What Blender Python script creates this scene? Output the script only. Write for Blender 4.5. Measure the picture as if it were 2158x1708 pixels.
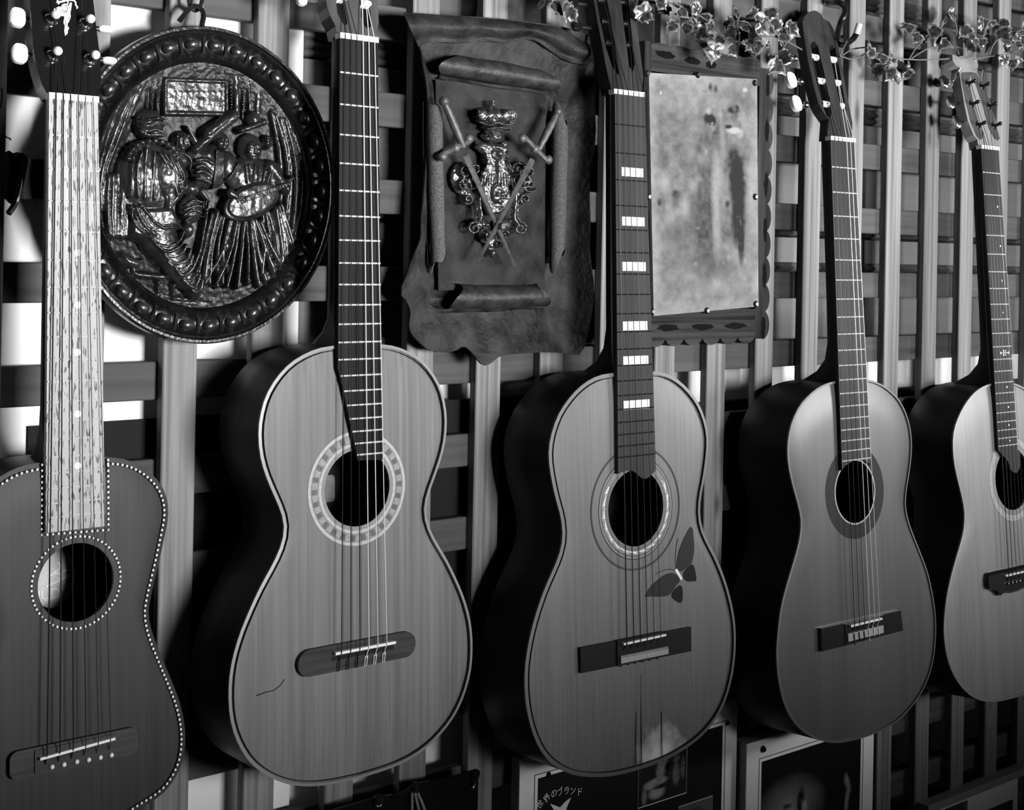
import bpy, math, random
import numpy as np
from mathutils import Vector, Matrix
from mathutils.geometry import tessellate_polygon

scene = bpy.context.scene
for o in list(bpy.data.objects):
    bpy.data.objects.remove(o, do_unlink=True)
col = scene.collection

# ---------------------------------------------------------------- camera
W_PX, H_PX = 2158.0, 1708.0
F_PX, YAW, ROLL, CY = 2905.0, 0.6760125, 0.018937, 541.46
CAM = Vector((-0.61539, -1.26503, 0.051434))
_R = Vector((math.cos(YAW), -math.sin(YAW), 0))
_U = Vector((0, 0, 1))
_F = Vector((math.sin(YAW), math.cos(YAW), 0))
_cr, _sr = math.cos(ROLL), math.sin(ROLL)
CR = _R * _cr + _U * _sr
CU = _U * _cr - _R * _sr
cam_data = bpy.data.cameras.new('camera')
cam = bpy.data.objects.new('camera', cam_data)
col.objects.link(cam)
cam_data.sensor_fit = 'HORIZONTAL'
cam_data.sensor_width = 36.0
cam_data.lens = F_PX / W_PX * 36.0
cam_data.shift_y = (CY - H_PX / 2) / W_PX
cam_data.clip_start = 0.05
cam.matrix_world = Matrix(((CR.x, CU.x, -_F.x, CAM.x), (CR.y, CU.y, -_F.y, CAM.y), (CR.z, CU.z, -_F.z, CAM.z), (0, 0, 0, 1)))
scene.camera = cam

# ---------------------------------------------------------------- light
world = bpy.data.worlds.new('room_air')
scene.world = world
world.use_nodes = True
world.node_tree.nodes['Background'].inputs[0].default_value = (1, 1, 1, 1)
world.node_tree.nodes['Background'].inputs[1].default_value = 0.010

def area_light(name, loc, target, sx, sy, power, spread=180):
    d = bpy.data.lights.new(name, 'AREA')
    d.shape = 'RECTANGLE'
    d.size, d.size_y = sx, sy
    d.energy = power
    d.spread = math.radians(spread)
    o = bpy.data.objects.new(name, d)
    col.objects.link(o)
    o.location = loc
    dr = Vector(target) - Vector(loc)
    o.rotation_euler = dr.to_track_quat('-Z', 'Y').to_euler()
    return o

area_light('window_light', (3.1, -2.0, 0.12), (1.25, 0.0, 0.24), 0.9, 0.5, 4.4, 43)
area_light('window_light_middle', (1.12, -2.2, 0.02), (1.06, 0.0, 0.27), 0.5, 0.4, 5.7, 47)
area_light('window_light_front', (0.44, -2.25, 0.02), (0.0, 0.0, 0.29), 0.5, 0.4, 7.9, 48)

scene.view_settings.view_transform = 'Standard'
scene.view_settings.look = 'None'
scene.view_settings.exposure = 0.0
scene.view_settings.gamma = 1.0
scene.view_settings.use_curve_mapping = False

# ---------------------------------------------------------------- measuring helpers
def ray(x, y):
    a, b = x - W_PX / 2, y - CY
    u = a * _cr + b * _sr
    v = -a * _sr + b * _cr
    return CAM.copy(), _R * u + _F * F_PX - _U * v

def at(x, y, Y):
    o, d = ray(x, y)
    return o + d * ((Y - o.y) / d.y)

def atX(x, y, X):
    o, d = ray(x, y)
    return o + d * ((X - o.x) / d.x)

# ---------------------------------------------------------------- mesh helpers
class MB:
    def __init__(self):
        self.v = []
        self.f = []

    def add(self, verts, faces):
        n = len(self.v)
        self.v += [tuple(p) for p in verts]
        self.f += [tuple(i + n for i in f) for f in faces]
        return self

    def box(self, x0, x1, y0, y1, z0, z1):
        return self.add([(x0, y0, z0), (x1, y0, z0), (x1, y1, z0), (x0, y1, z0), (x0, y0, z1), (x1, y0, z1), (x1, y1, z1), (x0, y1, z1)],
                        [(0, 3, 2, 1), (4, 5, 6, 7), (0, 1, 5, 4), (1, 2, 6, 5), (2, 3, 7, 6), (3, 0, 4, 7)])

    def tube(self, path, r, seg=8, closed=False, caps=True):
        path = [Vector(p) for p in path]
        n = len(path)
        rs = r if isinstance(r, (list, tuple)) else [r] * n
        vs, fs = [], []
        prev = None
        for i, p in enumerate(path):
            if closed:
                t = path[(i + 1) % n] - path[i - 1]
            else:
                t = path[min(i + 1, n - 1)] - path[max(i - 1, 0)]
            if t.length < 1e-9:
                t = Vector((0, 0, 1))
            t.normalize()
            if prev is None:
                a = Vector((0, 1, 0)) if abs(t.y) < 0.9 else Vector((1, 0, 0))
            else:
                a = prev
            a = (a - t * a.dot(t))
            if a.length < 1e-6:
                a = Vector((1, 0, 0)) - t * t.x
            a.normalize()
            prev = a
            b = t.cross(a)
            for k in range(seg):
                an = 2 * math.pi * k / seg
                vs.append(p + (a * math.cos(an) + b * math.sin(an)) * rs[i])
        m = n if closed else n - 1
        for i in range(m):
            for k in range(seg):
                j = (i + 1) % n
                fs.append((i * seg + k, i * seg + (k + 1) % seg, j * seg + (k + 1) % seg, j * seg + k))
        if caps and not closed:
            fs.append(tuple(range(seg))[::-1])
            fs.append(tuple((n - 1) * seg + k for k in range(seg)))
        return self.add(vs, fs)

    def prism(self, loops, fn, t0, t1):
        """loops: outer 2d polygon and optional holes; fn(a, b, t) -> 3d point"""
        if not isinstance(loops[0][0], (tuple, list)):
            loops = [loops]
        tri = tessellate_polygon([[Vector((p[0], p[1], 0)) for p in lp] for lp in loops])
        flat = [p for lp in loops for p in lp]
        n = len(flat)
        vs = [fn(p[0], p[1], t1) for p in flat] + [fn(p[0], p[1], t0) for p in flat]
        fs = []
        for t in tri:
            a, b, c = t
            ar = (flat[b][0] - flat[a][0]) * (flat[c][1] - flat[a][1]) - (flat[b][1] - flat[a][1]) * (flat[c][0] - flat[a][0])
            if abs(ar) < 1e-14:
                continue
            if ar < 0:
                a, c = c, a
            fs.append((a, b, c))
            fs.append((a + n, c + n, b + n))
        k = 0
        for lp in loops:
            m = len(lp)
            for i in range(m):
                j = (i + 1) % m
                fs.append((k + i, k + n + i, k + n + j, k + j))
            k += m
        return self.add(vs, fs)

    def lathe(self, prof, seg=16, fn=None, cap0=True):
        """prof: list of (r, h); axis along fn's third coordinate"""
        fn = fn or (lambda a, b, t: (a, b, t))
        vs, fs = [], []
        for r, h in prof:
            for k in range(seg):
                an = 2 * math.pi * k / seg
                vs.append(fn(r * math.cos(an), r * math.sin(an), h))
        for i in range(len(prof) - 1):
            for k in range(seg):
                fs.append((i * seg + k, i * seg + (k + 1) % seg, (i + 1) * seg + (k + 1) % seg, (i + 1) * seg + k))
        if cap0:
            fs.append(tuple(range(seg))[::-1])
        fs.append(tuple((len(prof) - 1) * seg + k for k in range(seg)))
        return self.add(vs, fs)

    def ball(self, c, rx, ry, rz, seg=12, rings=8, mat3=None):
        vs, fs = [], []
        c = Vector(c)
        for i in range(rings + 1):
            th = math.pi * i / rings
            for k in range(seg):
                an = 2 * math.pi * k / seg
                p = Vector((rx * math.sin(th) * math.cos(an), ry * math.sin(th) * math.sin(an), rz * math.cos(th)))
                if mat3 is not None:
                    p = mat3 @ p
                vs.append(c + p)
        for i in range(rings):
            for k in range(seg):
                fs.append((i * seg + k, (i + 1) * seg + k, (i + 1) * seg + (k + 1) % seg, i * seg + (k + 1) % seg))
        return self.add(vs, fs)

    def build(self, name, mat, parent=None, smooth=True, angle=40):
        me = bpy.data.meshes.new(name)
        me.from_pydata(self.v, [], self.f)
        me.validate(clean_customdata=False)
        me.materials.append(mat)
        if smooth:
            me.polygons.foreach_set('use_smooth', [True] * len(me.polygons))
            me.set_sharp_from_angle(angle=math.radians(angle))
        me.update()
        return link(name, me, parent)

def link(name, me, parent=None):
    o = bpy.data.objects.new(name, me)
    col.objects.link(o)
    if parent is not None:
        o.parent = parent
    return o

def tag(o, label=None, cat=None, group=None, kind=None):
    if label: o['label'] = label
    if cat: o['category'] = cat
    if group: o['group'] = group
    if kind: o['kind'] = kind
    return o

def empty(name, loc=(0, 0, 0), rot=(0, 0, 0)):
    o = bpy.data.objects.new(name, None)
    o.empty_display_size = 0.05
    col.objects.link(o)
    o.location = loc
    o.rotation_euler = rot
    return o

def smooth_poly(pts, n=None, it=2, closed=False):
    pts = [tuple(p) for p in pts]
    for _ in range(it):
        out = []
        m = len(pts)
        rng = range(m) if closed else range(m - 1)
        if not closed:
            out.append(pts[0])
        for i in rng:
            a, b = pts[i], pts[(i + 1) % m]
            out.append(tuple(x * .75 + y * .25 for x, y in zip(a, b)))
            out.append(tuple(x * .25 + y * .75 for x, y in zip(a, b)))
        if not closed:
            out.append(pts[-1])
        pts = out
    return pts

def resample(pts, n):
    P = np.array(pts, float)
    d = np.r_[0, np.cumsum(np.linalg.norm(np.diff(P, axis=0), axis=1))]
    t = np.linspace(0, d[-1], n)
    return np.stack([np.interp(t, d, P[:, k]) for k in range(P.shape[1])], 1)

# ---------------------------------------------------------------- materials (black and white photograph: neutral greys)
MATS = {}
def new_mat(name):
    m = bpy.data.materials.new(name)
    m.use_nodes = True
    MATS[name] = m
    return m, m.node_tree, m.node_tree.nodes['Principled BSDF']

def setp(b, v, rough, metal, spec, coat, coat_rough=0.1):
    if v is not None:
        b.inputs['Base Color'].default_value = (v, v, v, 1)
    b.inputs['Roughness'].default_value = rough
    b.inputs['Metallic'].default_value = metal
    b.inputs['Specular IOR Level'].default_value = spec
    b.inputs['Coat Weight'].default_value = coat
    b.inputs['Coat Roughness'].default_value = coat_rough

def plain(name, v, rough=.5, metal=0, spec=.5, coat=0, bump=0, bscale=200, var=0, vscale=20):
    m, nt, b = new_mat(name)
    setp(b, v, rough, metal, spec, coat)
    if bump or var:
        tc = nt.nodes.new('ShaderNodeTexCoord')
    if var:
        n = nt.nodes.new('ShaderNodeTexNoise'); n.inputs['Scale'].default_value = vscale; n.inputs['Detail'].default_value = 6
        r = nt.nodes.new('ShaderNodeValToRGB')
        lo, hi = max(v * (1 - var), 0), v * (1 + var)
        r.color_ramp.elements[0].position = .3; r.color_ramp.elements[0].color = (lo, lo, lo, 1)
        r.color_ramp.elements[1].position = .7; r.color_ramp.elements[1].color = (hi, hi, hi, 1)
        nt.links.new(tc.outputs['Object'], n.inputs['Vector']); nt.links.new(n.outputs['Fac'], r.inputs[0]); nt.links.new(r.outputs[0], b.inputs['Base Color'])
    if bump:
        n2 = nt.nodes.new('ShaderNodeTexNoise'); n2.inputs['Scale'].default_value = bscale; n2.inputs['Detail'].default_value = 5
        bp = nt.nodes.new('ShaderNodeBump'); bp.inputs['Strength'].default_value = bump; bp.inputs['Distance'].default_value = .002
        nt.links.new(tc.outputs['Object'], n2.inputs['Vector']); nt.links.new(n2.outputs['Fac'], bp.inputs['Height']); nt.links.new(bp.outputs[0], b.inputs['Normal'])
    return m

def wood(name, lo, hi, axis='Z', freq=120, stretch=.03, rough=.5, coat=0, coat_rough=.12, spec=.4, broad=.35, bump=.15, knots=False, pores=0):
    """streaky grain along one axis, broad tone bands, optional knots and dark pores"""
    m, nt, b = new_mat(name)
    setp(b, None, rough, 0, spec, coat, coat_rough)
    N, Lk = nt.nodes, nt.links
    tc = N.new('ShaderNodeTexCoord'); oi = N.new('ShaderNodeObjectInfo')
    mul = N.new('ShaderNodeVectorMath'); mul.operation = 'SCALE'; mul.inputs[0].default_value = (7.3, 3.1, 5.7)
    Lk.new(oi.outputs['Random'], mul.inputs['Scale'])
    add = N.new('ShaderNodeVectorMath'); add.operation = 'ADD'
    Lk.new(tc.outputs['Object'], add.inputs[0]); Lk.new(mul.outputs[0], add.inputs[1])
    def tex(f, st, detail, dist):
        mp = N.new('ShaderNodeMapping')
        s = [f, f, f]; s['XYZ'.index(axis)] = f * st
        mp.inputs['Scale'].default_value = s
        n = N.new('ShaderNodeTexNoise'); n.inputs['Scale'].default_value = 1; n.inputs['Detail'].default_value = detail; n.inputs['Distortion'].default_value = dist
        Lk.new(add.outputs[0], mp.inputs['Vector']); Lk.new(mp.outputs[0], n.inputs['Vector'])
        return n
    fine = tex(freq, stretch, 4, .3)
    bro = tex(freq * .13, stretch * 1.4, 3, .6)
    mx = N.new('ShaderNodeMix'); mx.data_type = 'FLOAT'; mx.inputs[0].default_value = broad
    Lk.new(fine.outputs['Fac'], mx.inputs[2]); Lk.new(bro.outputs['Fac'], mx.inputs[3])
    r = N.new('ShaderNodeValToRGB')
    r.color_ramp.elements[0].position = .36; r.color_ramp.elements[0].color = (lo, lo, lo, 1)
    r.color_ramp.elements[1].position = .64; r.color_ramp.elements[1].color = (hi, hi, hi, 1)
    Lk.new(mx.outputs[0], r.inputs[0])
    out = r.outputs[0]
    if pores:
        pn = tex(freq * 6, .16, 0, 0)
        pr = N.new('ShaderNodeValToRGB')
        pr.color_ramp.elements[0].position = .30; pr.color_ramp.elements[0].color = (1 - pores,) * 3 + (1,)
        pr.color_ramp.elements[1].position = .36; pr.color_ramp.elements[1].color = (1, 1, 1, 1)
        Lk.new(pn.outputs['Fac'], pr.inputs[0])
        mm = N.new('ShaderNodeMix'); mm.data_type = 'RGBA'; mm.blend_type = 'MULTIPLY'; mm.inputs[0].default_value = 1
        Lk.new(out, mm.inputs[6]); Lk.new(pr.outputs[0], mm.inputs[7]); out = mm.outputs[2]
    if knots:
        vo = N.new('ShaderNodeTexVoronoi'); vo.inputs['Scale'].default_value = 1
        mp = N.new('ShaderNodeMapping'); s = [16, 16, 16]; s['XYZ'.index(axis)] = 5.2; mp.inputs['Scale'].default_value = s
        Lk.new(add.outputs[0], mp.inputs['Vector']); Lk.new(mp.outputs[0], vo.inputs['Vector'])
        kr = N.new('ShaderNodeValToRGB')
        kr.color_ramp.elements[0].position = .03; kr.color_ramp.elements[0].color = (.3, .3, .3, 1)
        kr.color_ramp.elements[1].position = .13; kr.color_ramp.elements[1].color = (1, 1, 1, 1)
        Lk.new(vo.outputs['Distance'], kr.inputs[0])
        mm = N.new('ShaderNodeMix'); mm.data_type = 'RGBA'; mm.blend_type = 'MULTIPLY'; mm.inputs[0].default_value = 1
        Lk.new(out, mm.inputs[6]); Lk.new(kr.outputs[0], mm.inputs[7]); out = mm.outputs[2]
    Lk.new(out, b.inputs['Base Color'])
    if bump:
        bp = N.new('ShaderNodeBump'); bp.inputs['Strength'].default_value = bump; bp.inputs['Distance'].default_value = .0006
        Lk.new(fine.outputs['Fac'], bp.inputs['Height']); Lk.new(bp.outputs[0], b.inputs['Normal'])
    return m

def print_mat(name, rough=.6, grain=.12, gscale=300, coat=0, bump=0):
    """flat print: grey values come from the mesh's colour attribute, with paper or canvas grain"""
    m, nt, b = new_mat(name)
    setp(b, None, rough, 0, .12, coat)
    N, Lk = nt.nodes, nt.links
    at_ = N.new('ShaderNodeAttribute'); at_.attribute_name = 'print'
    tc = N.new('ShaderNodeTexCoord')
    n = N.new('ShaderNodeTexNoise'); n.inputs['Scale'].default_value = gscale; n.inputs['Detail'].default_value = 5
    r = N.new('ShaderNodeValToRGB')
    r.color_ramp.elements[0].position = .3; r.color_ramp.elements[0].color = (1 - grain,) * 3 + (1,)
    r.color_ramp.elements[1].position = .7; r.color_ramp.elements[1].color = (1, 1, 1, 1)
    mm = N.new('ShaderNodeMix'); mm.data_type = 'RGBA'; mm.blend_type = 'MULTIPLY'; mm.inputs[0].default_value = 1
    Lk.new(tc.outputs['Object'], n.inputs['Vector']); Lk.new(n.outputs['Fac'], r.inputs[0])
    Lk.new(at_.outputs['Color'], mm.inputs[6]); Lk.new(r.outputs[0], mm.inputs[7]); Lk.new(mm.outputs[2], b.inputs['Base Color'])
    if bump:
        bp = N.new('ShaderNodeBump'); bp.inputs['Strength'].default_value = bump; bp.inputs['Distance'].default_value = .001
        Lk.new(n.outputs['Fac'], bp.inputs['Height']); Lk.new(bp.outputs[0], b.inputs['Normal'])
    return m

def grid_print(name, fn, nx, ny, gray, mat, parent=None):
    """fn(s, t) -> point with s, t in 0..1 ; gray: array (ny, nx) of vertex greys"""
    vs = [fn(i / (nx - 1), j / (ny - 1)) for j in range(ny) for i in range(nx)]
    fs = [(j * nx + i, j * nx + i + 1, (j + 1) * nx + i + 1, (j + 1) * nx + i) for j in range(ny - 1) for i in range(nx - 1)]
    me = bpy.data.meshes.new(name)
    me.from_pydata(vs, [], fs)
    me.materials.append(mat)
    ca = me.color_attributes.new('print', 'FLOAT_COLOR', 'POINT')
    g = np.clip(np.asarray(gray, float).reshape(-1), 0.003, 1)
    ca.data.foreach_set('color', np.stack([g, g, g, np.ones_like(g)], 1).astype(np.float32).ravel())
    me.polygons.foreach_set('use_smooth', [True] * len(me.polygons))
    me.update()
    return link(name, me, parent)

def vnoise(x, y, seed=0):
    """smooth value noise on arrays"""
    rs = np.random.RandomState(seed)
    T = rs.rand(64, 64)
    xi, yi = np.floor(x).astype(int), np.floor(y).astype(int)
    fx, fy = x - xi, y - yi
    fx, fy = fx * fx * (3 - 2 * fx), fy * fy * (3 - 2 * fy)
    g = lambda a, b: T[a % 64, b % 64]
    return (g(xi, yi) * (1 - fx) + g(xi + 1, yi) * fx) * (1 - fy) + (g(xi, yi + 1) * (1 - fx) + g(xi + 1, yi + 1) * fx) * fy

def fbm(x, y, seed=0, o=4):
    s, a = 0, .5
    for k in range(o):
        s = s + a * vnoise(x * 2 ** k, y * 2 ** k, seed + k); a *= .5
    return s

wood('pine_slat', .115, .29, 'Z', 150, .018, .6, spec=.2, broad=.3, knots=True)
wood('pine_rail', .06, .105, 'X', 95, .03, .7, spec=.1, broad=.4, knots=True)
plain('white_plaster', .92, .8, spec=.2, bump=.1, bscale=60, var=.04, vscale=5)
wood('panel_wood', .07, .11, 'X', 60, .04, .45, coat=.05, spec=.2, broad=.5)
plain('dark_board', .006, .7, spec=.2)
plain('ebony', .008, .5, spec=.15)
plain('black_lacquer', .008, .25, coat=.4)
wood('dark_mahogany', .006, .012, 'Z', 80, .05, .45, spec=.15)
plain('bone', .8, .35, spec=.5, var=.05, vscale=200)
plain('ivory_button', .85, .25, spec=.5)
plain('fret_metal', .7, .35, metal=.25)
plain('wound_string', .03, .4, metal=.6)
plain('steel_string', .12, .3, metal=.9)
plain('nylon_string', .75, .3, spec=.5)
plain('dim_nylon_string', .22, .3, spec=.5)
plain('chrome', .6, .2, metal=1)
plain('black_metal', .01, .35, metal=.3, coat=.3)
plain('black_rubber', .008, .5)

# ---------------------------------------------------------------- setting: plaster wall, dark panelling, floor
WALL_Y = 0.0345
PANEL_Y = 0.042
PX0 = at(639, 120, WALL_Y).x
WALL_R = PANEL_Y + .016
wall = MB().prism([(-1.6, .11), (-1.6, WALL_Y), (PX0, WALL_Y), (PX0, WALL_R), (3.2, WALL_R), (3.2, .11)], lambda a, b, t: (a, b, t), -1.35, 1.0).build('wall_back', MATS['white_plaster'], smooth=False)
tag(wall, 'white plaster wall behind the wooden lattice, dark panelling on its right part', 'wall', kind='structure')
floor = MB().box(-1.6, 3.2, -2.6, .11, -1.40, -1.35).build('floor', wood('floor_wood', .05, .09, 'X', 40, .05, .5), smooth=False)
tag(floor, 'dark wooden floor below the guitar wall', 'floor', kind='structure')

zb = [at(1835, y, PANEL_Y).z for y in (262, 419, 503)]
h1, h2 = zb[0] - zb[1], zb[1] - zb[2]
z = zb[0] + (h1 + h2) * 3
k = 0
zlow = at(1900, 740, PANEL_Y).z
while z > zlow:
    h = h2 if k % 2 == 0 else h1
    z0 = max(z - h, zlow)
    # profile from the bottom up: groove, two beads, flat field
    prof = [(z0, .014), (z0 + .002, .006), (z0 + .005, .0035), (z0 + .008, .006), (z0 + .0095, .009), (z0 + .0115, .005), (z0 + .0145, .002),
            (z0 + .018, .0045), (z0 + .020, .0065), (z0 + .0225, .003), (z - .003, .003), (z - .0015, .006), (z, .014)]
    vs, fs = [], []
    n = len(prof)
    for x in (PX0 + .001, 3.1):
        for (zz, dy) in prof:
            vs.append((x, PANEL_Y + dy, zz))
        vs.append((x, WALL_R, z)); vs.append((x, WALL_R, z0))
    m_ = n + 2
    for i in range(m_):
        j = (i + 1) % m_
        fs.append((i, j, m_ + j, m_ + i))
    fs.append(tuple(range(m_))[::-1]); fs.append(tuple(range(m_, 2 * m_)))
    MB().add(vs, fs).build('board', MATS['panel_wood'], wall, angle=50)
    z -= h
    k += 1

db_top, db_bot = at(300, 884, .031).z, at(345, 1640, .031).z
trim = MB().box(at(60, 900, .031).x, PX0 + .33, .030, WALL_Y, db_bot, db_top).build('trim_1', MATS['dark_board'], smooth=False)
tag(trim, 'black horizontal board on the wall below the white plaster', 'trim', kind='structure')

lz = min(at(1100, 850, .045).z, at(1990, 812, .045).z)
trim = MB().box(PX0 + .331, 3.1, .044, WALL_R, -1.34, lz).build('trim_2', MATS['dark_board'], smooth=False)
tag(trim, 'black boarding on the wall behind the lower right lattice', 'trim', kind='structure')

# ---------------------------------------------------------------- lattice screen
PITCH, SW, RW, ST = 0.0964, 0.0363, 0.0378, 0.0127
lat = empty('lattice_screen', (0.6, 0.01, -1.34))
tag(lat, 'pale pine lattice of upright slats over level rails carrying all the guitars', 'lattice')
def bar(w, t, l, c=.0012):
    # bevelled bar: width x, thickness y, length z, centred in x and z, front at y=0
    a, b = w / 2, t
    sec = [(-a + c, 0), (a - c, 0), (a, c), (a, b - c), (a - c, b), (-a + c, b), (-a, b - c), (-a, c)]
    vs = [(x, y, s * l / 2) for s in (-1, 1) for x, y in sec]
    fs = [(i, (i + 1) % 8, 8 + (i + 1) % 8, 8 + i) for i in range(8)] + [tuple(range(8))[::-1], tuple(range(8, 16))]
    return MB().add(vs, fs)
rnd = random.Random(5)
first = None
for n in range(-4, 19):
    if first is None:
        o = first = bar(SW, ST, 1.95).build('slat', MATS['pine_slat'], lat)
    else:
        o = first.copy(); col.objects.link(o)
    o.location = (n * PITCH - SW / 2 - .6, -.01, -.35 + 1.34)
    o.rotation_euler = (0, rnd.uniform(-.0022, .0022), 0)
first = None
for m_i in range(-12, 7):
    if first is None:
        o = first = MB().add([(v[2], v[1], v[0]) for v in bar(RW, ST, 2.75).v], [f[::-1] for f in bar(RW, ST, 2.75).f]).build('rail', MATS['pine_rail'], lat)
    else:
        o = first.copy(); col.objects.link(o)
    o.location = (.75 - .6, ST - .01, m_i * PITCH + RW / 2 + 1.34)

# ---------------------------------------------------------------- guitars
OUT = {}
OUT['G1'] = ([], [(224,964.5),(264.4,967),(302,983),(329.8,1006),(347.4,1031),(355,1056.4),(357.5,1076.5),(355.5,1101.7),(348.7,1132),(339.9,1174.7),(332.3,1207.4),(324.8,1237.6),(317.7,1270),(314.7,1290.6),(317.7,1315.8),(327.3,1348.5),(344.9,1391.3),(365,1439),(380,1477),(389,1512),(392.7,1542.3),(392.7,1575),(387.7,1605),(377.6,1630.5),(360,1660.7),(332.3,1685.9),(302,1703.5)])
OUT['G2'] = ([(701,729.6),(665.9,736),(633,749.7),(605.5,767.4),(580.3,795),(562.7,825),(551,858),(545,897.8),(545,930.5),(550,965.7),(562.7,1003.5),(577.8,1041),(592.9,1076.5),(600.4,1104),(601,1124.4),(594,1157),(577.8,1187.3),(560,1217.5),(542.5,1255),(516,1323),(496,1373.7),(488.4,1419),(488.4,1459),(493.5,1499.6),(506,1540),(521,1575),(538.8,1602.8),(565,1628),(595,1645.6),(623,1654.4),(645.7,1657.7),(681,1655.6),(716,1649.4)],
 [(805.6,726.6),(829.5,729.6),(854.7,739.7),(880,754.8),(900,775),(917.6,800),(930.2,825),(937.8,858),(940.8,880),(940.3,910),(936.5,943),(927.7,978.3),(915,1011),(902.5,1043.8),(897,1069),(898.8,1091.6),(907.6,1116.8),(927.7,1157),(947.9,1189.8),(968,1227.6),(983,1260),(996.2,1323),(1000.2,1361),(1001.2,1404),(997,1439),(985.6,1474.4),(968,1509.6),(942.8,1542),(905,1576.3),(867.3,1600),(817,1623),(766.6,1638)])
OUT['G3'] = ([(1289,786.3),(1261,790),(1231,805),(1206,825),(1180.7,855.5),(1167,880),(1155.5,910),(1149.2,940.6),(1150.5,970.8),(1158,1011),(1168,1048.8),(1179.4,1081.6),(1183.7,1111.8),(1183.2,1137),(1175.7,1167),(1160.6,1197.4),(1140.4,1237.6),(1122.8,1288),(1107.7,1346),(1098.9,1391.3),(1097.6,1419),(1100,1459),(1107.7,1499.6),(1120.3,1542.3),(1138,1582.6),(1163,1612.8),(1193,1630.5),(1221,1636),(1256,1636.8),(1294,1634)],
 [(1378.3,783.7),(1407.3,790),(1432.5,807.6),(1452.6,830.3),(1469,855.5),(1477.8,880),(1484,905),(1487.4,930.5),(1487.4,955.7),(1484,991),(1480.3,1021),(1475.3,1048.8),(1472.2,1081.6),(1475.3,1111.8),(1485.3,1142),(1503,1179.7),(1520.6,1222.5),(1533.2,1262.8),(1543.2,1323.3),(1545.8,1358.6),(1545.8,1391.3),(1542,1429),(1533.2,1464.3),(1520.6,1497),(1498,1529.8),(1472.8,1557.5),(1445,1580),(1407.3,1602.8),(1369.5,1618),(1331.8,1628)])
OUT['G4'] = ([(1765.3,802.6),(1738.8,810),(1713.7,825),(1693.5,845.4),(1682.2,858),(1673.4,880),(1664.6,910),(1659.5,945.6),(1660.8,980.8),(1667,1011),(1676,1041),(1684.7,1066.4),(1691,1094),(1689.8,1116.8),(1684.7,1144.5),(1673.4,1184.8),(1660.8,1230),(1648.2,1275.4),(1640.7,1328.4),(1636,1371),(1636.9,1409),(1642,1449),(1650.7,1487),(1665.8,1517),(1686,1540),(1713.7,1557.5),(1743.9,1565),(1774,1565)],
 [(1832,800),(1859.7,810),(1884.9,830.3),(1902.5,855.5),(1910,867.6),(1918.9,897.8),(1921.9,933),(1920,965.7),(1915,1011),(1910.6,1046.3),(1910.6,1074),(1916.4,1104),(1930.2,1139.5),(1947.8,1179.7),(1961.7,1222.5),(1969.2,1273),(1971.7,1293),(1972.5,1336),(1968,1383.7),(1958,1424),(1940.3,1464.3),(1920,1492),(1895,1519.7),(1869.8,1537.3),(1839.6,1552.4),(1806.8,1562.5)])
OUT['G5'] = ([(2093.8,807.6),(2071,815),(2051,830),(2033.4,853),(2020.8,877.6),(2010.7,905),(2007.7,935.5),(2010.7,975.8),(2018.3,1011),(2025.9,1041),(2032,1069),(2033.4,1094),(2030.9,1121.8),(2022,1154.6),(2012,1187.3),(2002,1225),(1994.4,1262.8),(1989.4,1310.7),(1989.4,1343.5),(1994.4,1378.7),(2003.2,1409),(2018.3,1439),(2041,1464.3),(2066,1478),(2096.4,1480.7),(2126.6,1474.4)], [])
# nut centre and saddle centre in the picture, depth of the saddle in front of the slats, rib depth
NS = {'G1': ((160, 211), (166.5, 1577), -.125, .082), 'G2': ((762, 84), (768, 1368), -.125, .085), 'G3': ((1331, 200), (1356, 1350), -.13, .085),
      'G4': ((1782, 297), (1827, 1313), -.135, .088), 'G5': ((2092, 314.5), (2145, 1209), -.135, .09)}
BETA = math.radians(13)
SH = .011      # string height above the top at the saddle
NY = -.0075    # string height above the top plane at the nut

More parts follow.
